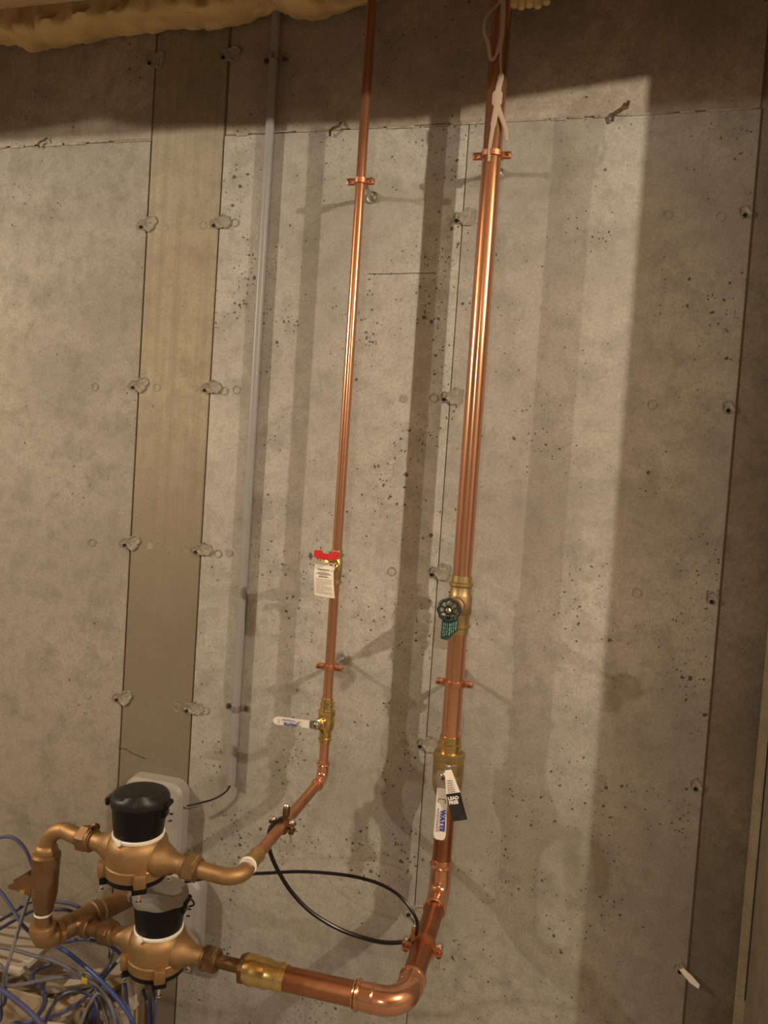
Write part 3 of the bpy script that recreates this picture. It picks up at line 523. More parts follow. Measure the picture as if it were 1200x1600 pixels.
# ---------------------------------------------------------------- gate valve with green handwheel
t = thing('gate_valve', (XB, PY, 1.235), 'brown bronze gate valve with a dark green handwheel on the thick riser', 'valve')
build('body', MB().lathe((XB, PY, 1.172), (0, 0, 1), [(0, .0222), (.014, .0226), (.016, .0265), (.021, .0265), (.023, .0232), (.042, .0236), (.044, .0245), (.086, .0245), (.088, .0236), (.104, .0232), (.107, .0265), (.113, .0265), (.115, .0228), (.128, .0222)], 44), M['brassdull'], t)
build('body_casting', MB().lathe((XB, PY, 1.2155), (0, 0, 1), [(0, .0242), (.003, .0258), (.040, .0258), (.043, .0242)], 44).lathe((XB - .003, PY, 1.237), (-.04, -1, .01), [(0, .019), (.040, .018), (.042, .015), (.052, .0145)], 28), M['brown'], t)
sd = Vector((-.04, -1, .015)).normalized(); b0 = Vector((XB - .005, PY - .05, 1.2375))
build('packing_nut', MB().lathe(b0, sd, [(0, .0125), (.016, .0125), (.019, .010), (.026, .0075)], 6), M['brassdull'], t)
wc = Vector((.6795, -.197, 1.2395))
build('stem', MB().tube([b0, wc + sd * .002], .0045, 12), M['brassdull'], t)
wh = MB(); a_, u_, v_ = frame(sd)
N8 = 8; vs = []; rim = []
for k in range(48):
    g = 2 * PI * k / 48; sc = 1 + .045 * math.cos(8 * g); rim.append(wc + (u_ * math.cos(g) + v_ * math.sin(g)) * (.0215 * sc))
rim.append(rim[0]); rim.append(rim[1])
wh.tube(rim, .0036, 8)
build('handwheel', wh, M['green'], t)
for k in range(8):
    g = 2 * PI * (k + .5) / 8; d = u_ * math.cos(g) + v_ * math.sin(g)
    build('spoke', MB().tube([wc + d * .008, wc + d * .0215], .0021, 6), M['green'], t)
build('wheel_hub', MB().lathe(wc, sd, [(-.006, .0100), (.002, .0105), (.004, .0085)], 24), M['green'], t)
build('wheel_nut', MB().lathe(wc, sd, [(.002, .0055), (.0075, .0055), (.0085, .0040)], 6), M['brass'], t)
# green tag under the wheel
t = thing('green_tag', (.683, -.19, 1.222), 'dark green printed tag curling under the handwheel', 'tag')
def gp(u, v, off=0.0):
    x = .6655 + .034 * u - .001 * v; z = 1.226 - v * (.050 - .020 * max(0, u - .45) / .55)
    return Vector((x, -.188 - .006 * math.sin(u * PI) + .004 * v - off, z))
build('tag_sheet', sheet([[gp(u / 8, v / 5) for u in range(9)] for v in range(6)], .0005, (0, 1, 0)), M['greentag'], t)
random.seed(3); a = MB()
for k, u in enumerate((.12, .24, .36, .50, .62, .74, .86)):
    v = .30
    while v < .82:
        e = min(v + random.uniform(.06, .2), .84); h = .035 if k % 3 else .055
        a.add([gp(u, v, .0008), gp(u + h, v, .0008), gp(u + h, e, .0008), gp(u, e, .0008)], [(0, 1, 2, 3)]); v = e + .05
build('print_line', a, M['tagtext'], t, smooth=False)

# ---------------------------------------------------------------- ball valves with vinyl covered levers
def lever(t, hub, d, wd, length, sleeve0, nut, bend):
    """lever lying in the plane of d (along) and wd (across), facing the room"""
    hub = Vector(hub); d = Vector(d).normalized(); wd = Vector(wd).normalized(); n = Vector((0, -1, 0)); h = nut
    plate = [(-h * .9, -h * .75), (-h * .5, -h), (h * .6, -h), (sleeve0, -h * .72), (sleeve0 + .02, -h * .72), (sleeve0 + .02, h * .72), (sleeve0, h * .72), (h * .6, h), (-h * .5, h), (-h * .9, h * .75)]
    build('lever_plate', MB().prism(plate, hub, d, wd, n, .0028), M['steel'], t)
    L_, W = length, h * .86
    o2 = hub + n * bend
    out = [(sleeve0, -W * .92), (L_ - .010, -W), (L_ - .003, -W + .002), (L_, -W + .007), (L_, W - .007), (L_ - .003, W - .002), (L_ - .010, W), (sleeve0, W * .92)]
    mb = MB(); s1 = [hub + d * a + wd * b - n * .0018 + n * (bend * max(0, min(1, (a - sleeve0) / .03))) for a, b in out]
    k = len(s1); vs = s1 + [p + n * .0068 for p in s1]
    mb.add(vs, [tuple(range(k - 1, -1, -1)), tuple(range(k, 2 * k))] + [(i, (i + 1) % k, (i + 1) % k + k, i + k) for i in range(k)])
    sl = build('lever_sleeve', mb, M['sleeve'], t)
    build('lever_nut', MB().lathe(hub + n * .0025, n, [(0, h * .62), (.001, h * .62), (.0015, h * .52), (.006, h * .5), (.0065, h * .35)], 24), M['zinc'], t)
    build('stem_end', MB().lathe(hub + n * .0085, n, [(0, h * .30), (.003, h * .28)], 10), M['bronzeold'], t)
    return hub + n * (bend + .0056), d, wd, sl
# small one
t = thing('ball_valve', (XS, PY, .94), 'small bright brass ball valve with a white lever pointing left', 'valve')
build('body', MB().lathe((XS, PY, .886), (0, 0, 1), [(0, .0128), (.007, .0134), (.008, .0158), (.012, .0158), (.0135, .0136), (.026, .0138), (.030, .0165), (.036, .0195), (.056, .0200), (.058, .0180), (.064, .0180)], 40), M['brass'], t)
build('hex_collar', MB().lathe((XS, PY, .950), (0, 0, 1), [(0, .0190), (.001, .0205), (.011, .0205), (.0125, .0175)], 8), M['brass'], t)
build('press_socket', MB().lathe((XS, PY, .962), (0, 0, 1), [(0, .0160), (.005, .0148), (.010, .0148), (.0115, .0166), (.016, .0166), (.0175, .0140), (.028, .0134)], 40), M['brass'], t)
build('stem_boss', MB().lathe((XS, PY, .936), (-.20, -1, 0), [(.008, .0115), (.030, .011), (.031, .009), (.038, .008)], 24), M['brass'], t)
o, d, wd, sl = lever(t, (.3905, -.134, .9385), (-.995, 0, -.012), (.012, 0, -1), .1005, .016, .0098, .004)
N_ = Vector((0, -1, 0))
lt = text_mesh('WATTS', .0088, o + d * .044 + wd * .0005, d, wd, N_, bold=.0006)
# the lettering reads from the hub outwards, so it stands on its head here
build('lettering', lt, M['blueink'], sl, smooth=False)
sm = MB(); random.seed(5)
for r, c0 in ((-.0045, .046), (-.0062, .050)):
    q = c0
    while q < .074:
        e = q + random.uniform(.003, .008); p = o + d * q + wd * (r - .001) + N_ * .0004
        sm.add([p, p + d * (e - q), p + d * (e - q) + wd * .0016, p + wd * .0016], [(0, 1, 2, 3)]); q = e + .0016
build('print_line', sm, M['blueinklight'], sl, smooth=False)
def stroke(mb, o, d, wd, pts, th=.0008):
    for (a, b), (c, e) in zip(pts, pts[1:]):
        p = o + d * a + wd * b + N_ * .0005; q = o + d * c + wd * e + N_ * .0005; s = (q - p).normalized().cross(N_) * th
        mb.add([p - s, q - s, q + s, p + s], [(0, 1, 2, 3)])
for pts_, th_ in (([(.033, -.005), (.039, -.005), (.039, .005), (.033, .005)], .0008), ([(.086, -.005), (.086, .005)], .0006), ([(.042, -.003), (.042, .006)], .0010)):
    br = MB(); stroke(br, o, d, wd, pts_, th_); build('print_mark', br, M['ink'], sl, smooth=False)
# large one
t = thing('ball_valve', (XB, PY, .86), 'large brass ball valve with a white lever hanging straight down', 'valve')
build('body', MB().lathe((XB, PY, .792), (0, 0, 1), [(0, .0225), (.012, .0230), (.018, .0240), (.030, .0290), (.044, .0332), (.070, .0340), (.0715, .0334), (.073, .0340), (.096, .0338), (.098, .0310), (.104, .0300)], 44), M['brassdull'], t)
build('hex_collar', MB().lathe((XB, PY, .890), (0, 0, 1), [(0, .0335), (.002, .0355), (.018, .0355), (.021, .0315)], 8, rot=.3), M['brassdull'], t)
build('press_socket', MB().lathe((XB, PY, .908), (0, 0, 1), [(0, .0240), (.014, .0236), (.0155, .0258), (.021, .0258), (.0225, .0240), (.038, .0232)], 44), M['brass'], t)
build('stem_boss', MB().lathe((XB, PY, .872), (0, -1, 0), [(.02, .016), (.046, .0155), (.047, .011), (.056, .010)], 24), M['brassdull'], t)
o, d, wd, sl = lever(t, (.6865, -.150, .874), (.015, 0, -1), (1, 0, .015), .1315, .024, .0150, .006)
build('lever_stop', MB().box(Vector((.694, -.150, .893)), (.016, .006, .016), bevel=.002), M['steel'], t)
build('lettering', text_mesh('WATTS', .0135, o + d * .066 + wd * .0005, d, wd, N_, bold=.0009), M['blueink'], sl, smooth=False)
sm = MB(); q = .064
while q < .112:
    e = q + random.uniform(.002, .006); p = o + d * q + wd * -.0075 + N_ * .0004
    sm.add([p, p + d * (e - q), p + d * (e - q) + wd * .0034, p + wd * .0034], [(0, 1, 2, 3)]); q = e + .0012
build('print_line', sm, M['blueinklight'], sl, smooth=False)
br = MB(); stroke(br, o, d, wd, [(.052, -.0065), (.043, -.0065), (.043, .0085), (.052, .0085)], .0009)
build('print_mark', br, M['ink'], sl, smooth=False)
# black and white tag beside the lever
t = thing('lead_free_tag', (.712, -.165, .86), 'black and white tag slanting from the large ball valve lever', 'tag')
A = Vector((.6975, -.1665, .897)); td = Vector((.0325, 0, -.1045)); tw = Vector((.0305, 0, .0095)); tl = td.length; td.normalize(); tw.normalize()
def bp(v, u, off=0.0):
    wdt = .014 + .017 * min(1, v / .45) if v < .45 else .031
    p = A + td * (v * tl) + tw * ((u - .5) * wdt); p.y += -.004 * math.sin(v * PI) + .004 * v * v - off; return p
def bsheet(v0, v1, n): return sheet([[bp(v0 + (v1 - v0) * i / n, u / 4) for u in range(5)] for i in range(n + 1)], .0005, (0, 1, 0))
build('tag_top', bsheet(0, .44, 5), M['paper'], t); build('tag_panel', bsheet(.44, 1.0, 6), M['tagblack'], t)
P0 = bp(.56, .06, .0009); build('lettering', text_mesh('LEAD', .0098, P0, tw, -td, N_, bold=.0005), M['tagwhite'], t, smooth=False)
P0 = bp(.645, .06, .0009); build('lettering', text_mesh('FREE', .0098, P0, tw, -td, N_, bold=.0005), M['tagwhite'], t, smooth=False)
def tline(mb, v, u0, u1, h):
    u = u0
    while u < u1 - .02:
        e = min(u + random.uniform(.06, .18), u1); mb.add([bp(v, u, .0009), bp(v, e, .0009), bp(v + h, e, .0009), bp(v + h, u, .0009)], [(0, 1, 2, 3)]); u = e + .03
a = MB()
for k in range(10): tline(a, .67 + .024 * k, .08, .88, .010)
for k in range(3): tline(a, .92 + .022 * k, .08, .45, .010); tline(a, .91 + .024 * k, .50, .92, .016)
build('print_line', a, M['taggrey'], t, smooth=False)
a = MB()
for k in range(6): tline(a, .19 + .042 * k, .15, .70, .016)
build('print_line', a, M['ink'], t, smooth=False)

# ---------------------------------------------------------------- copper elbows and the runs that come out from the wall
def elbow(name, path, r, beads, m, loc, label, cat='pipe fitting', ends=()):
    mb = MB().tube(path, r, 28)
    for c, ax, R, rr in beads: mb.ring(c, ax, R, rr, 32, 8)
    return single(name, mb, m, loc, label, cat)
X_, Y_, Z_ = Vector((1, 0, 0)), Vector((0, 1, 0)), Vector((0, 0, 1))
ZS, ZB = .802, .587
p = [(XS, PY, .843)] + arc((XS, PY - .020, ZS + .020), Y_, Z_, .020, 0, -PI / 2, 10) + [(XS, PY - .040, ZS)]
elbow('copper_elbow', p, [.0122] + [.0132] * 11 + [.0126], [((XS, PY, .836), Z_, .0130, .0028), ((XS, PY - .037, ZS), Y_, .0125, .0024)], M['copper'], (XS, PY, ZS), 'small copper elbow where the thin riser turns out from the wall')
single('copper_pipe', MB().lathe((XS, PY - .032, ZS), (0, -1, 0), [(0, RS), (.355, RS)], 36), M['copperpink'], (XS, -.3, ZS), 'thin satin copper pipe running from the wall elbow to the upper meter', 'pipe')
p = [(XB, PY, .668)] + arc((XB, PY - .036, ZB + .036), Y_, Z_, .036, 0, -PI / 2, 12) + [(XB, PY - .062, ZB)]
elbow('copper_elbow', p, [.0222] + [.0236] * 13 + [.0232], [((XB, PY, .655), Z_, .0225, .0040), ((XB, PY - .062, ZB), Y_, .0224, .0032)], M['copper'], (XB, PY, ZB), 'shiny copper elbow at the foot of the thick riser')
single('copper_pipe', MB().lathe((XB, PY - .05, ZB), (0, -1, 0), [(0, RB), (.265, RB)], 44), M['copperdull'], (XB, -.27, ZB), 'thick dull copper pipe coming out from the wall under the ground clamp', 'pipe')
YL = -.460
p = [(XB, YL + .076, ZB)] + arc((XB - .046, YL + .046, ZB), X_, Y_, .046, 0, -PI / 2, 14) + [(XB - .086, YL, ZB)]
elbow('copper_elbow', p, [.0226] + [.0238] * 15 + [.0226], [((XB, YL + .073, ZB), Y_, .0225, .0034), ((XB, YL + .048, ZB), Y_, .0225, .0024), ((XB - .056, YL, ZB), X_, .0225, .0026), ((XB - .083, YL, ZB), X_, .0225, .0042), ((XB - .090, YL, ZB), X_, .0210, .0022)], M['copper'], (XB, YL, ZB), 'large copper elbow turning left at the bottom of the photo')
single('copper_pipe', MB().lathe((XB - .08, YL, ZB), (-1, 0, -.012), [(0, RB), (.165, RB)], 44), M['copperdull'], (.53, YL, ZB), 'thick horizontal copper pipe between the bottom elbow and the brass adapter', 'pipe')
LA = Vector((-.262, .013, -.005)).normalized(); LO = Vector((.462, YL, .5855))
a = MB().lathe(LO, LA, [(-.008, .0225), (0, .0232), (.001, .0246), (.007, .0250), (.008, .0230), (.020, .0232), (.026, .0250), (.031, .0258), (.034, .0252), (.052, .0254), (.056, .0266), (.064, .0262), (.071, .0250)], 44)
single('brass_adapter', a, M['brass'], LO, 'ribbed brass adapter joining the thick copper pipe to the lower meter', 'pipe fitting')
a = MB().lathe(LO + LA * .069, LA, [(0, .0252), (.002, .0265), (.011, .0265), (.013, .024)], 6, rot=.4).lathe(LO + LA * .078, LA, [(0, .0118), (.055, .0118)], 24)
single('hex_nipple', a, M['bronzeold'], LO + LA * .08, 'dark hexagon nipple between the brass adapter and the lower meter', 'pipe fitting')

# ---------------------------------------------------------------- water meters
def meter(o, right, label, lidm, dark, angle, open_ear):
    o = Vector(o); a = Vector(right).normalized(); z = Z_
    t = thing('water_meter', o, label, 'water meter')
    bz = M['bronze']
    build('upper_case', MB().lathe(o, z, [(-.012, .0545), (-.004, .0545), (.016, .0535), (.025, .0515), (.031, .047), (.035, .0425)], 56), bz, t, ang=40)
    lc = MB().lathe(o, z, [(-.031, .0535), (-.030, .0555), (-.0125, .0562), (-.0105, .0550)], 56)
    build('lower_case', lc, bz, t)
    for k in range(4):
        g = angle + k * PI / 2; d = Vector((math.cos(g), math.sin(g), 0)); e = z.cross(d)
        build('lug', MB().box(o + d * .0575 + z * -.0215, (.018, .021, .026), (d, e, z), bevel=.0035), bz, t)
        b = MB().box(o + d * .056 + z * -.0390, (.014, .026, .011), (d, e, z), bevel=.002)
        build('foot', b, M['black'], t)
        build('bolt', MB().lathe(o + d * .059 + z * -.034, -z, [(0, .0026), (.022, .0026), (.023, .0048), (.0255, .0048)], 12), M['zinc'], t)
    build('bottom_plate', MB().lathe(o, z, [(-.0415, .050), (-.040, .0535), (-.0305, .0540)], 48), M['black'], t)
    for s, nm in ((-1, 'inlet_nozzle'), (1, 'outlet_nozzle')):
        d = a * s
        build(nm, MB().lathe(o + d * .030, d, [(0, .034), (.020, .0315), (.034, .0245), (.046, .0185), (.056, .0165), (.066, .0165), (.067, .0195), (.070, .0195)], 32), bz, t)
        nm_ = M['bronzedark'] if not dark or s < 0 else M['bronzeold']
        nut = build('union_nut', MB().lathe(o + d * .098, d, [(0, .0195), (.002, .0215), (.007, .0215), (.0075, .0205), (.010, .0205)], 32).lathe(o + d * .1055, d, [(0, .0225), (.0015, .0240), (.018, .0240), (.0205, .0205)], 6, rot=.35).lathe(o + d * .126, d, [(-.002, .0190), (.004, .0175)], 28), nm_, t)
        if s < 0 and not dark: build('seal_wire', MB().tube(smooth_path([o + d * .100 + z * .020, o + d * .098 + z * .029 - Y_ * .006, o + d * .090 + z * .033 - Y_ * .004, o + d * .088 + z * .027, o + d * .096 + z * .024]), .0032, 8), M['bronzeold'], nut)
    build('seal_ring', MB().lathe(o, z, [(.0335, .0425), (.034, .0455), (.0385, .0460), (.0400, .0440)], 48), M['white'], t)
    g = math.radians(-104); d = Vector((math.cos(g), math.sin(g), 0))
    build('ring_lock', MB().box(o + d * .0475 + z * .0365, (.008, .009, .010), (d, z.cross(d), z), bevel=.0015), M['white'], t)
    reg = build('register', MB().lathe(o, z, [(.036, .0425), (.039, .0432), (.092, .0490), (.098, .0500), (.1005, .047)], 56), M['black'], t)
    # lid: domed cap whose skirt dips and rises round the rim, a raised thumb lip at the front
    ca = math.radians(-63); n = 72; rows = [(.001, .0150), (.2, .0149), (.45, .0145), (.68, .0138), (.84, .0125), (.94, .0098), (1.0, .0055), (1.02, 0), (1.02, -1), (.97, -1)]
    vs = []; fs = []; R = .0510
    for q, h in rows:
        for k in range(n):
            g = 2 * PI * k / n; dlt = (g - ca + PI) % (2 * PI) - PI
            drop = -.0025 - .0055 * math.exp(-((abs(dlt) - .95) / .30) ** 2) - .002 * math.exp(-(dlt / .35) ** 2)
            lip = .0095 * math.exp(-(dlt / .55) ** 2) * math.exp(-((q - .80) / .13) ** 2) - .0075 * math.exp(-(dlt / .5) ** 2) * math.exp(-((q - .62) / .12) ** 2)
            hh = drop if h == -1 else h + lip
            vs.append(o + Vector((math.cos(g) * R * q, math.sin(g) * R * q, 0.1000 + hh)))
    for i in range(len(rows) - 1):
        for k in range(n):
            k2 = (k + 1) % n; fs.append((i * n + k, i * n + k2, (i + 1) * n + k2, (i + 1) * n + k))
    fs.append(tuple(range(n)))
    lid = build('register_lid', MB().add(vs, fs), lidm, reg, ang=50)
    d = Vector((math.cos(ca - 1.72), math.sin(ca - 1.72), 0)); e = z.cross(d)
    build('lid_ear', MB().tube(smooth_path([o + d * .046 + z * .101, o + d * .053 + z * .100, o + d * .0575 + z * .094, o + d * .056 + z * .087]), [.0055] * 10 + [.0042] * 6, 10), lidm, reg)
    d = Vector((math.cos(ca + 1.25), math.sin(ca + 1.25), 0)); e = z.cross(d)
    build('lid_hinge', MB().lathe(o + d * .052 + z * .094 - e * .014, e, [(0, .0050), (.028, .0050)], 14).box(o + d * .0475 + z * .083, (.008, .020, .022), (d, e, z), bevel=.002), M['black'], reg)
    if open_ear: build('seal_wire', MB().tube(smooth_path([o + d * .051 + z * .098, o + d * .062 + z * .096, o + d * .066 + z * .088, o + d * .056 + z * .083]), .0017, 6), M['black'], reg)
    return t
UA = Vector((.242, -.023, 0)).normalized(); UO = Vector((.195, -.524, .798))
meter(UO, UA, 'upper bronze water meter with a black register cap', M['lid'], False, math.radians(-53), False)
LM = Vector((.203, -.4475, .5805))
meter(LM, -LA, 'lower bronze water meter with a grey register lid', M['lidgrey'], True, math.radians(-55), True)

# bronze tailpieces and manifold round the meters
e0 = UO + UA * .126; e1 = UO + UA * .172; R_ = .030
c1 = Vector((XS - R_, e1.y + R_, UO.z)); p = [e0, e0.lerp(e1, .5)] + arc(c1, X_, Y_, R_, -PI / 2, 0, 12) + [(XS, c1.y + .006, UO.z + .003)]
t = thing('bronze_elbow', c1, 'bronze elbow turning from the upper meter towards the wall', 'pipe fitting')
build('bend', MB().tube(smooth_path(p, 3), .0142, 28), M['bronze'], t)
build('thread_tape', MB().lathe((XS, c1.y + .006, ZS), Y_, [(0, .0150), (.001, .0162), (.0045, .0160), (.005, .0145)], 32), M['tape'], t)
build('solder_joint', MB().lathe((XS, c1.y + .010, ZS), Y_, [(0, .0140), (.010, .0144), (.012, .0150), (.016, .0150), (.018, .0142), (.034, .0136), (.037, .0148), (.041, .0146), (.043, .0118)], 32), M['brass'], t)
RX, RY = -.012, -.5005
e0 = UO - UA * .126
t = thing('bronze_elbow', (RX, RY, .76), 'bronze elbow bending down from the upper meter to the check valve', 'pipe fitting')
p = [e0, e0 - UA * .014] + arc((RX + .040, RY, .757), X_, Z_, .040, PI / 2, PI, 12) + [(RX, RY, .742)]
build('bend', MB().tube(smooth_path(p, 3), .0148, 28), M['bronze'], t)
build('collar', MB().lathe((RX, RY, .745), Z_, [(0, .0195), (.003, .0205), (.012, .0205), (.016, .0185), (.018, .0155)], 32), M['bronze'], t)
t = thing('check_valve', (RX, RY, .69), 'upright bronze valve body with a side lock wing at far left', 'valve')
build('body', MB().lathe((RX, RY, .632), Z_, [(0, .0165), (.006, .0175), (.014, .0190), (.036, .0235), (.100, .0252), (.104, .0262), (.112, .0262), (.115, .0225), (.117, .0190)], 44), M['bronzedark'], t)
wx = Vector((-.99, -.10, 0)).normalized()
wing = [(.018, .016), (.030, .020), (.058, -.002), (.066, -.006), (.064, -.012), (.050, -.013), (.018, -.020)]
build('lock_wing', MB().prism(wing, Vector((RX, RY, .690)), wx, Z_, wx.cross(Z_), .006), M['bronzedark'], t)
build('lock_wing', MB().prism([(a_, b_ - .002) for a_, b_ in wing], Vector((RX, RY, .690)) + wx.cross(Z_) * -.016, wx, Z_, wx.cross(Z_), .006), M['bronzedark'], t)
build('wing_pin', MB().lathe(Vector((RX, RY, .676)) + wx * .034 - wx.cross(Z_) * .02, wx.cross(Z_), [(0, .005), (.034, .005)], 12), M['brass'], t)
for k, zz in enumerate((.672, .679, .686)):
    d = Vector((-.25, -.97, 0)).normalized(); e = Z_.cross(d)
    build('cast_mark', MB().box(Vector((RX, RY, zz)) + d * .0243 + e * .002, (.0016, .009, .0022), (d, e, Z_), bevel=.0004), M['bronzedark'], t)
t = thing('pipe_nipple', (RX, RY, .615), 'short reddish nipple with white thread tape under the check valve', 'pipe fitting')
build('tube', MB().lathe((RX, RY, .590), Z_, [(0, .0158), (.044, .0158)], 32), M['bronzedark'], t)
build('thread_tape', MB().lathe((RX, RY, .6275), Z_, [(0, .0160), (.001, .0172), (.004, .0172), (.005, .0160)], 32), M['tape'], t)
RU = Vector((.37, .93, 0)).normalized()
t = thing('bronze_elbow', (RX, RY, .579), 'bronze elbow at the bottom of the check valve riser', 'pipe fitting')
EL = Vector((RX, RY, .579))
build('bend', MB().tube([EL + Z_ * .024, EL + Z_ * .014] + arc(EL + RU * .018 + Z_ * .018 - Z_ * .002, RU, Z_, .018, PI, 1.5 * PI, 10) + [EL + RU * .036 - Z_ * .002], .0215, 30), M['bronze'], t)
build('collar', MB().lathe(EL + Z_ * .012, Z_, [(0, .0222), (.002, .0242), (.014, .0242), (.017, .0228), (.018, .0165)], 36), M['bronze'], t)
T0 = EL + RU * .066; T0.z = .578
t = thing('manifold_tee', T0, 'bronze tee splitting the supply between the two meters', 'pipe fitting')
build('body', MB().tube([T0 - RU * .040, T0 + RU * .052], .0220, 32), M['bronzedark'], t)
build('collar', MB().lathe(T0 - RU * .041, RU, [(0, .0205), (.001, .0250), (.010, .0255), (.012, .0222)], 36), M['bronze'], t)
build('collar', MB().lathe(T0 + RU * .040, RU, [(0, .0222), (.002, .0252), (.014, .0252), (.017, .0222)], 36), M['bronzedark'], t)
br_ = (LM + LA * .126 - T0); bd = br_.normalized()
build('branch', MB().lathe(T0, bd, [(0, .0175), (.026, .0180), (.027, .0205), (.036, .0205), (.038, .0185)], 32), M['bronzedark'], t)
build('tailpiece', MB().lathe(T0 + bd * .036, bd, [(0, .0140), (br_.length - .034, .0138)], 28), M['bronzedark'], t)
S0 = T0 + RU * .054
t = thing('supply_pipe', S0, 'thick brown supply pipe rising from the floor behind the meters to the tee', 'pipe')
S1 = S0 + RU * .088
build('tube', MB().tube([S0, S1] + arc(S1 + RU * .0 - Z_ * .034, RU, Z_, .034, PI / 2, 0, 10)[1:] + [S1 + RU * .034 + Z_ * (.002 - S1.z)], .0208, 32), M['bronzedark'], t)
build('solder_joint', MB().lathe(S0 - RU * .002, RU, [(0, .0212), (.002, .0232), (.006, .0225), (.010, .0210)], 32), M['brassdull'], t)

# ---------------------------------------------------------------- bonding clamps and wires
def ground_clamp(c, r, ex, drop, m, label, lug, lm):
    c = Vector(c); t = thing('ground_clamp', c, label, 'ground clamp', None); hw = .0065
    for s, nm in ((1, 'upper_jaw'), (-1, 'lower_jaw')):
        ri, ro = r + .0003, r + .0052; n = 14
        inner = [(ri * math.cos(PI * (.06 + .88 * i / n)), ri * math.sin(PI * (.06 + .88 * i / n))) for i in range(n + 1)]
        outer = [(ro * math.cos(PI * (1 - (.12 + .76 * i / n) )), ro * math.sin(PI * (1 - (.12 + .76 * i / n)))) for i in range(n + 1)]
        b = .0035; pr_ = inner + [(-ex - .007, b), (-ex - .007, b + .0052)] + outer + [(ex + .007, b + .0052), (ex + .007, b)]
        build(nm, MB().prism([(x, s * zz) for x, zz in pr_], c + Y_ * hw, X_, Z_, -Y_, 2 * hw), m, t)
    for s in (-1, 1):
        q = c + X_ * (s * ex)
        sc = build('screw', MB().lathe(q + Z_ * .0085, Z_, [(0, .0062), (.0006, .0070), (.003, .0070), (.0055, .0055), (.0066, .003)], 16).lathe(q + Z_ * .009, -Z_, [(0, .0023), (drop, .0023)], 10), M['zinc'], t)
        build('nut', MB().lathe(q - Z_ * .0085, -Z_, [(0, .0058), (.0048, .0058)], 6), M['bronzeold'], t)
    lx, ly = lug
    q = c + X_ * lx + Y_ * ly + Z_ * (r + .003)
    build('wire_lug', MB().box(q + Z_ * .0095, (.0125, .015, .021), bevel=.003), m, t)
    build('set_screw', MB().lathe(q + Z_ * .019, Z_, [(0, .0052), (.0045, .0058), (.0065, .0045), (.0072, .002)], 16), M['zinc'], t)
    return t
ground_clamp((XS, -.340, ZS), RS, .0195, .040, M['bronzeold'], 'dark bronze ground clamp on the thin pipe above the meters', (.003, .010), None)
ground_clamp((XB, -.290, ZB), RB, .0330, .046, M['copperclamp'], 'copper ground clamp on the thick pipe near the bottom elbow', (-.016, -.010), None)
def wire(name, pts, r, m, label, cat, group=None, seg=10):
    pts = [Vector(q) for q in pts]
    return single(name, MB().tube(smooth_path(pts, 6), r, seg), m, pts[0], label, cat, group)
WIREA[-1] = (.672, -.293, .598); WIREA[0] = (.401, -.345, .818)
WIREB[0] = (.6745, -.302, .612)
wire('bonding_wire', WIREA, .0041, M['wire'], 'thick black bonding wire looping between the two ground clamps', 'wire')
wire('bonding_wire', WIREB, .0033, M['wire'], 'thinner black bonding wire arching from the large clamp behind the meters', 'wire')
wire('signal_wire', WIREC, .0023, M['wire'], 'short black wire from the grey conduit to the upper meter box', 'wire')

# ---------------------------------------------------------------- grey conduit and its straps
KX, KR = .138, .0107
single('conduit', MB().lathe((KX, -KR - .001, .714), Z_, [(.010, KR * .8), (0, KR * .8), (0, KR), (1.888, KR)], 32, cap=False).lathe((KX, -KR - .001, .724), Z_, [(0, KR * .8), (.001, KR * .8)], 20), M['pvc'], (KX, 0, .714), 'grey plastic conduit running up the wall', 'conduit')
for z, lb in ((2.489, 'steel conduit strap in the shadow near the ceiling'), (.906, 'steel conduit strap near the lower end of the conduit')):
    t = thing('conduit_strap', (KX, 0, z), lb, 'pipe strap')
    n = 14; out = [((KR + .0016) * math.cos(PI * i / n), KR + .001 + (KR + .0016) * math.sin(PI * i / n)) for i in range(n + 1)]
    inn = [((KR + .0001) * math.cos(PI * (1 - i / n)), KR + .001 + (KR + .0001) * math.sin(PI * (1 - i / n))) for i in range(n + 1)]
    pr_ = [(KR + .0016, 0)] + out + [(-KR - .0016, 0), (-KR - .0001, 0)] + inn + [(KR + .0001, 0)]
    build('saddle', MB().prism([(a_, b_) for a_, b_ in pr_], (KX, 0, z - .008), X_, -Y_, Z_, .016), M['steel'], t)
    for s in (-1, 1):
        build('strap_ear', MB().box((KX + s * (KR + .0115), -.0012, z), (.022, .0016, .016), bevel=.0006), M['steel'], t)
        build('screw', MB().lathe((KX + s * (KR + .013), -.0018, z), -Y_, [(0, .0062), (.002, .0060), (.004, .0035)], 14), M['rust'], t)

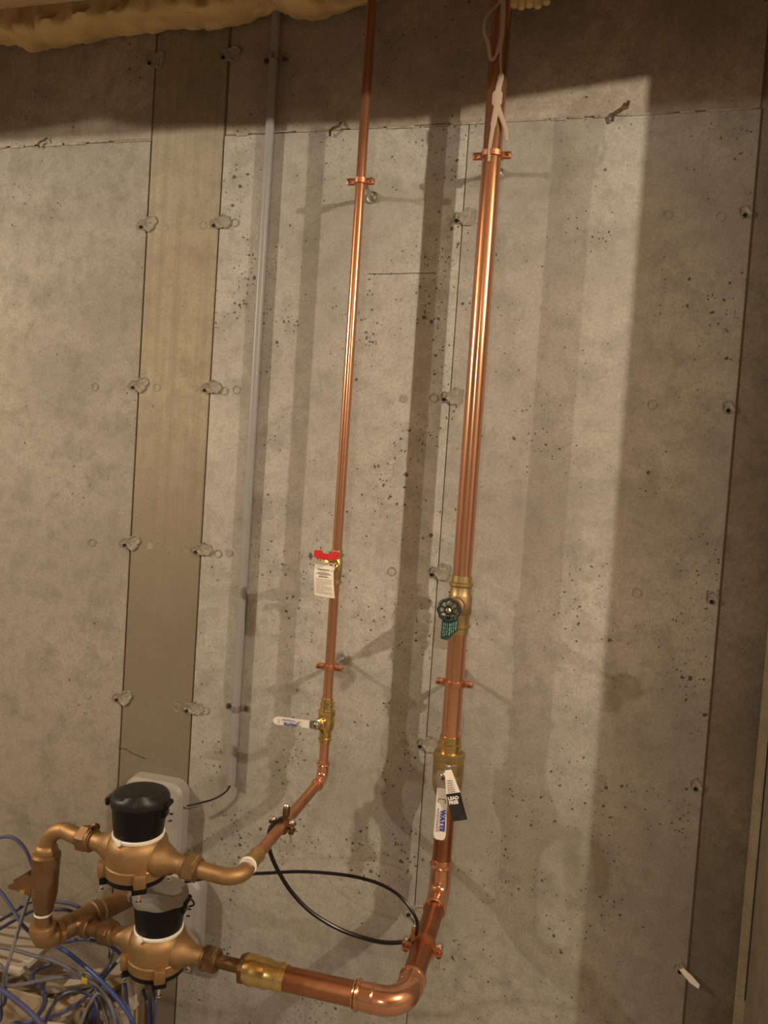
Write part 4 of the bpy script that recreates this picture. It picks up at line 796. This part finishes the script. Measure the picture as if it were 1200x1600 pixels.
# ---------------------------------------------------------------- grey transmitter boxes behind the meters
def rrect(x0, x1, z0, z1, r, n=5):
    out = []
    for cx, cz, a0 in ((x1 - r, z1 - r, 0), (x0 + r, z1 - r, PI / 2), (x0 + r, z0 + r, PI), (x1 - r, z0 + r, 1.5 * PI)):
        out += [(cx + r * math.cos(a0 + PI / 2 * i / n), cz + r * math.sin(a0 + PI / 2 * i / n)) for i in range(n + 1)]
    return out
def endpoint(x, zt, label):
    t = thing('transmitter_box', (x, 0, zt - .11), label, 'meter box')
    lv = [(0.0, 0.0), (-.030, .002), (-.040, .008), (-.043, .017)]; vs = []; fs = []
    for y, i in lv:
        o_ = rrect(x - .168 + i, x - i, zt - .225 + i, zt - i * 1.2, .034 - i * .6); n = len(o_); vs += [(a_, y, b_) for a_, b_ in o_]
    for k in range(len(lv) - 1):
        for i in range(n): fs.append((k * n + i, k * n + (i + 1) % n, (k + 1) * n + (i + 1) % n, (k + 1) * n + i))
    fs.append(tuple(range((len(lv) - 1) * n, len(lv) * n)))
    build('housing', MB().add(vs, fs), M['greybox'], t, ang=25)
    for dx, dz, r in ((-.033, -.040, .2), (-.025, -.074, -.1), (-.027, -.092, -.3)):
        build('slot', MB().box((x + dx, -.0432, zt + dz), (.009, .0012, .0042), (Vector((math.cos(r), 0, -math.sin(r))), Y_, Vector((math.sin(r), 0, math.cos(r))))), M['hole'], t)
    build('label_ridge', MB().box((x - .085, -.0436, zt - .028), (.045, .0018, .006), bevel=.0006), M['greybox'], t)
    build('screw', MB().lathe((x - .108, -.0425, zt - .022), -Y_, [(0, .003), (.0012, .0028)], 10), M['bronzeold'], t)
endpoint(.020, .700, 'grey transmitter box on the wall behind the upper meter')
endpoint(.084, .468, 'grey transmitter box on the wall behind the lower meter')

# ---------------------------------------------------------------- pale fibre strand stuck to the top of the thick riser
t = thing('fibre_strand', STRANDC[0], 'pale torn fibre strand looped on the front of the thick riser top', 'debris')
sp = smooth_path(STRANDA, 4); n = len(sp)
build('strand', MB().tube(sp, [(.0022 if i < 8 else .0105 if 14 < i < 20 else .0060 if i < 26 else .0042) * (1 - .5 * max(0, i - 28) / 10) for i in range(n)], 8, flat=.22), M['fibre'], t)
build('strand', MB().tube(smooth_path(STRANDB, 4), [.006 - .0002 * i for i in range(17)], 8, flat=.25), M['fibre'], t)
build('strand', MB().tube(smooth_path(STRANDC, 4), [.0075, .0068, .006] + [.0034] * 30 + [.0055] * 16, 8, flat=.3), M['fibre'], t)

# ---------------------------------------------------------------- carton, boards and the tangle of blue cables at lower left
t = thing('carton', (-.19, -.35, 0), 'tan cardboard carton under the blue cables at lower left', 'box')
build('side_walls', MB().box((-.19, -.382, .198), (.616, .096, .396), bevel=.003), M['carton'], t)
for s, a_ in ((-1, .03), (1, -.02)):
    build('flap', MB().box((-.19, -.382 + s * .0245, .3995), (.622, .046, .004), (X_, Vector((0, 1, a_)).normalized(), Vector((0, -a_, 1)).normalized())), M['carton'], t)
single('wood_scrap', MB().box((-.33, -.375, .4335), (.34, .07, .062), bevel=.003), M['wood'], (-.33, -.375, .43), 'rough wood scrap under the white board at far left', 'wood')
single('white_board', MB().box((-.315, -.400, .4715), (.46, .135, .013), bevel=.0015), M['board'], (-.315, -.40, .4715), 'flat white board lying under the cables at far left', 'board')
single('white_trim_block', MB().box((.118, -.378, .4410), (.032, .050, .076), bevel=.002), M['board'], (.118, -.378, .44), 'small upright pale block under the lower meter', 'board')
def scrap(c, size, yaw, tilt, m, label, cat):
    X = Vector((math.cos(yaw), math.sin(yaw), tilt)).normalized(); Y = Z_.cross(X).normalized()
    single('flat_scrap', MB().box(c, size, (X, Y, X.cross(Y)), bevel=.0012), m, c, label, cat)
scrap((.005, -.365, .4165), (.17, .045, .012), .55, .05, M['board'], 'pale flat scrap angled beside the white board', 'board')
scrap((.045, -.405, .4190), (.15, .030, .010), 1.05, .04, M['carton'], 'narrow tan scrap leaning across the pile under the lower meter', 'cardboard')
scrap((-.050, -.455, .3750), (.20, .006, .10), .10, -.08, M['carton'], 'torn tan cardboard piece standing in front of the carton', 'cardboard')
scrap((.040, -.470, .3550), (.13, .006, .085), -.12, .22, M['board'], 'pale card leaning in front of the carton', 'cardboard')
CL = [('cable', 'blue cable arching over from the left edge behind the check valve'), ('cablegrey', 'grey blue cable looping down left of the check valve and back right'), ('cable', 'blue cable slanting from the left edge to the bottom bronze elbow'),
      ('cablegrey', 'grey blue cable sweeping right over the white board'), ('cablebright', 'bright blue cable running diagonally in front of the pile'), ('cable', 'blue cable passing right below the manifold tee'),
      ('cable', 'upper short blue cable right of the tape wrapped nipple'), ('cabledark', 'lower short dark blue cable right of the tape wrapped nipple'), ('cabledark', 'upper dark cable rising to the check valve from the left edge'),
      ('cabledark', 'lower dark cable rising to the nipple from the left edge'), ('cable', 'nearest blue cable crossing the bottom left corner'), ('cable', 'blue cable curving along the bottom left of the pile'),
      ('cablebright', 'blue patch lead with a white end near the lower meter'), ('cable', 'blue cable hanging beside the pale upright block'), ('cable', 'rightmost blue cable hanging below the lower meter'),
      ('cabledark', 'dark cable hanging right of the pale block'), ('cablegrey', 'thin grey cable dropping from the lower meter coupling'), ('cablegrey', 'grey cable kinked at the left edge below the white board'), ('cabledark', 'dark cable hooping over the front of the carton'), ('cablegrey', 'grey cable dropping from the card beside the white board'),
      ('cablegrey', 'grey cable forking down from the middle of the pile'), ('cabledark', 'dark cable coming up behind the nearest blue cable'), ('cablegrey', 'grey cable hanging next to the rightmost blue cable'), ('cabledark', 'dark cable bunched at the left edge of the photo')]
for (mn, lb), pts in zip(CL, CABLES):
    r = .0046 if 'nearest' in lb else .0040 if 'bright blue' in lb else .0036
    if 'white end' in lb:
        pts = [Vector(q) for q in pts]; t = thing('network_cable', pts[0], lb, 'cable', 'tangled network cables')
        build('sheath', MB().tube(smooth_path(pts, 6), r, 10), M[mn], t)
        d = (pts[0] - pts[1]).normalized(); build('plug', MB().lathe(pts[0] - d * .001, d, [(0, .0038), (.012, .0034), (.013, .0026)], 10), M['white'], t)
    else: wire('network_cable', pts, r, M[mn], lb, 'cable', 'tangled network cables')
q = Vector(CABLES[3][11]); single('tape_tab', MB().box(q + Vector((.004, -.006, .002)), (.012, .003, .012), bevel=.001), M['yellow'], q, 'small yellow tape tab on the grey blue cable', 'tape')
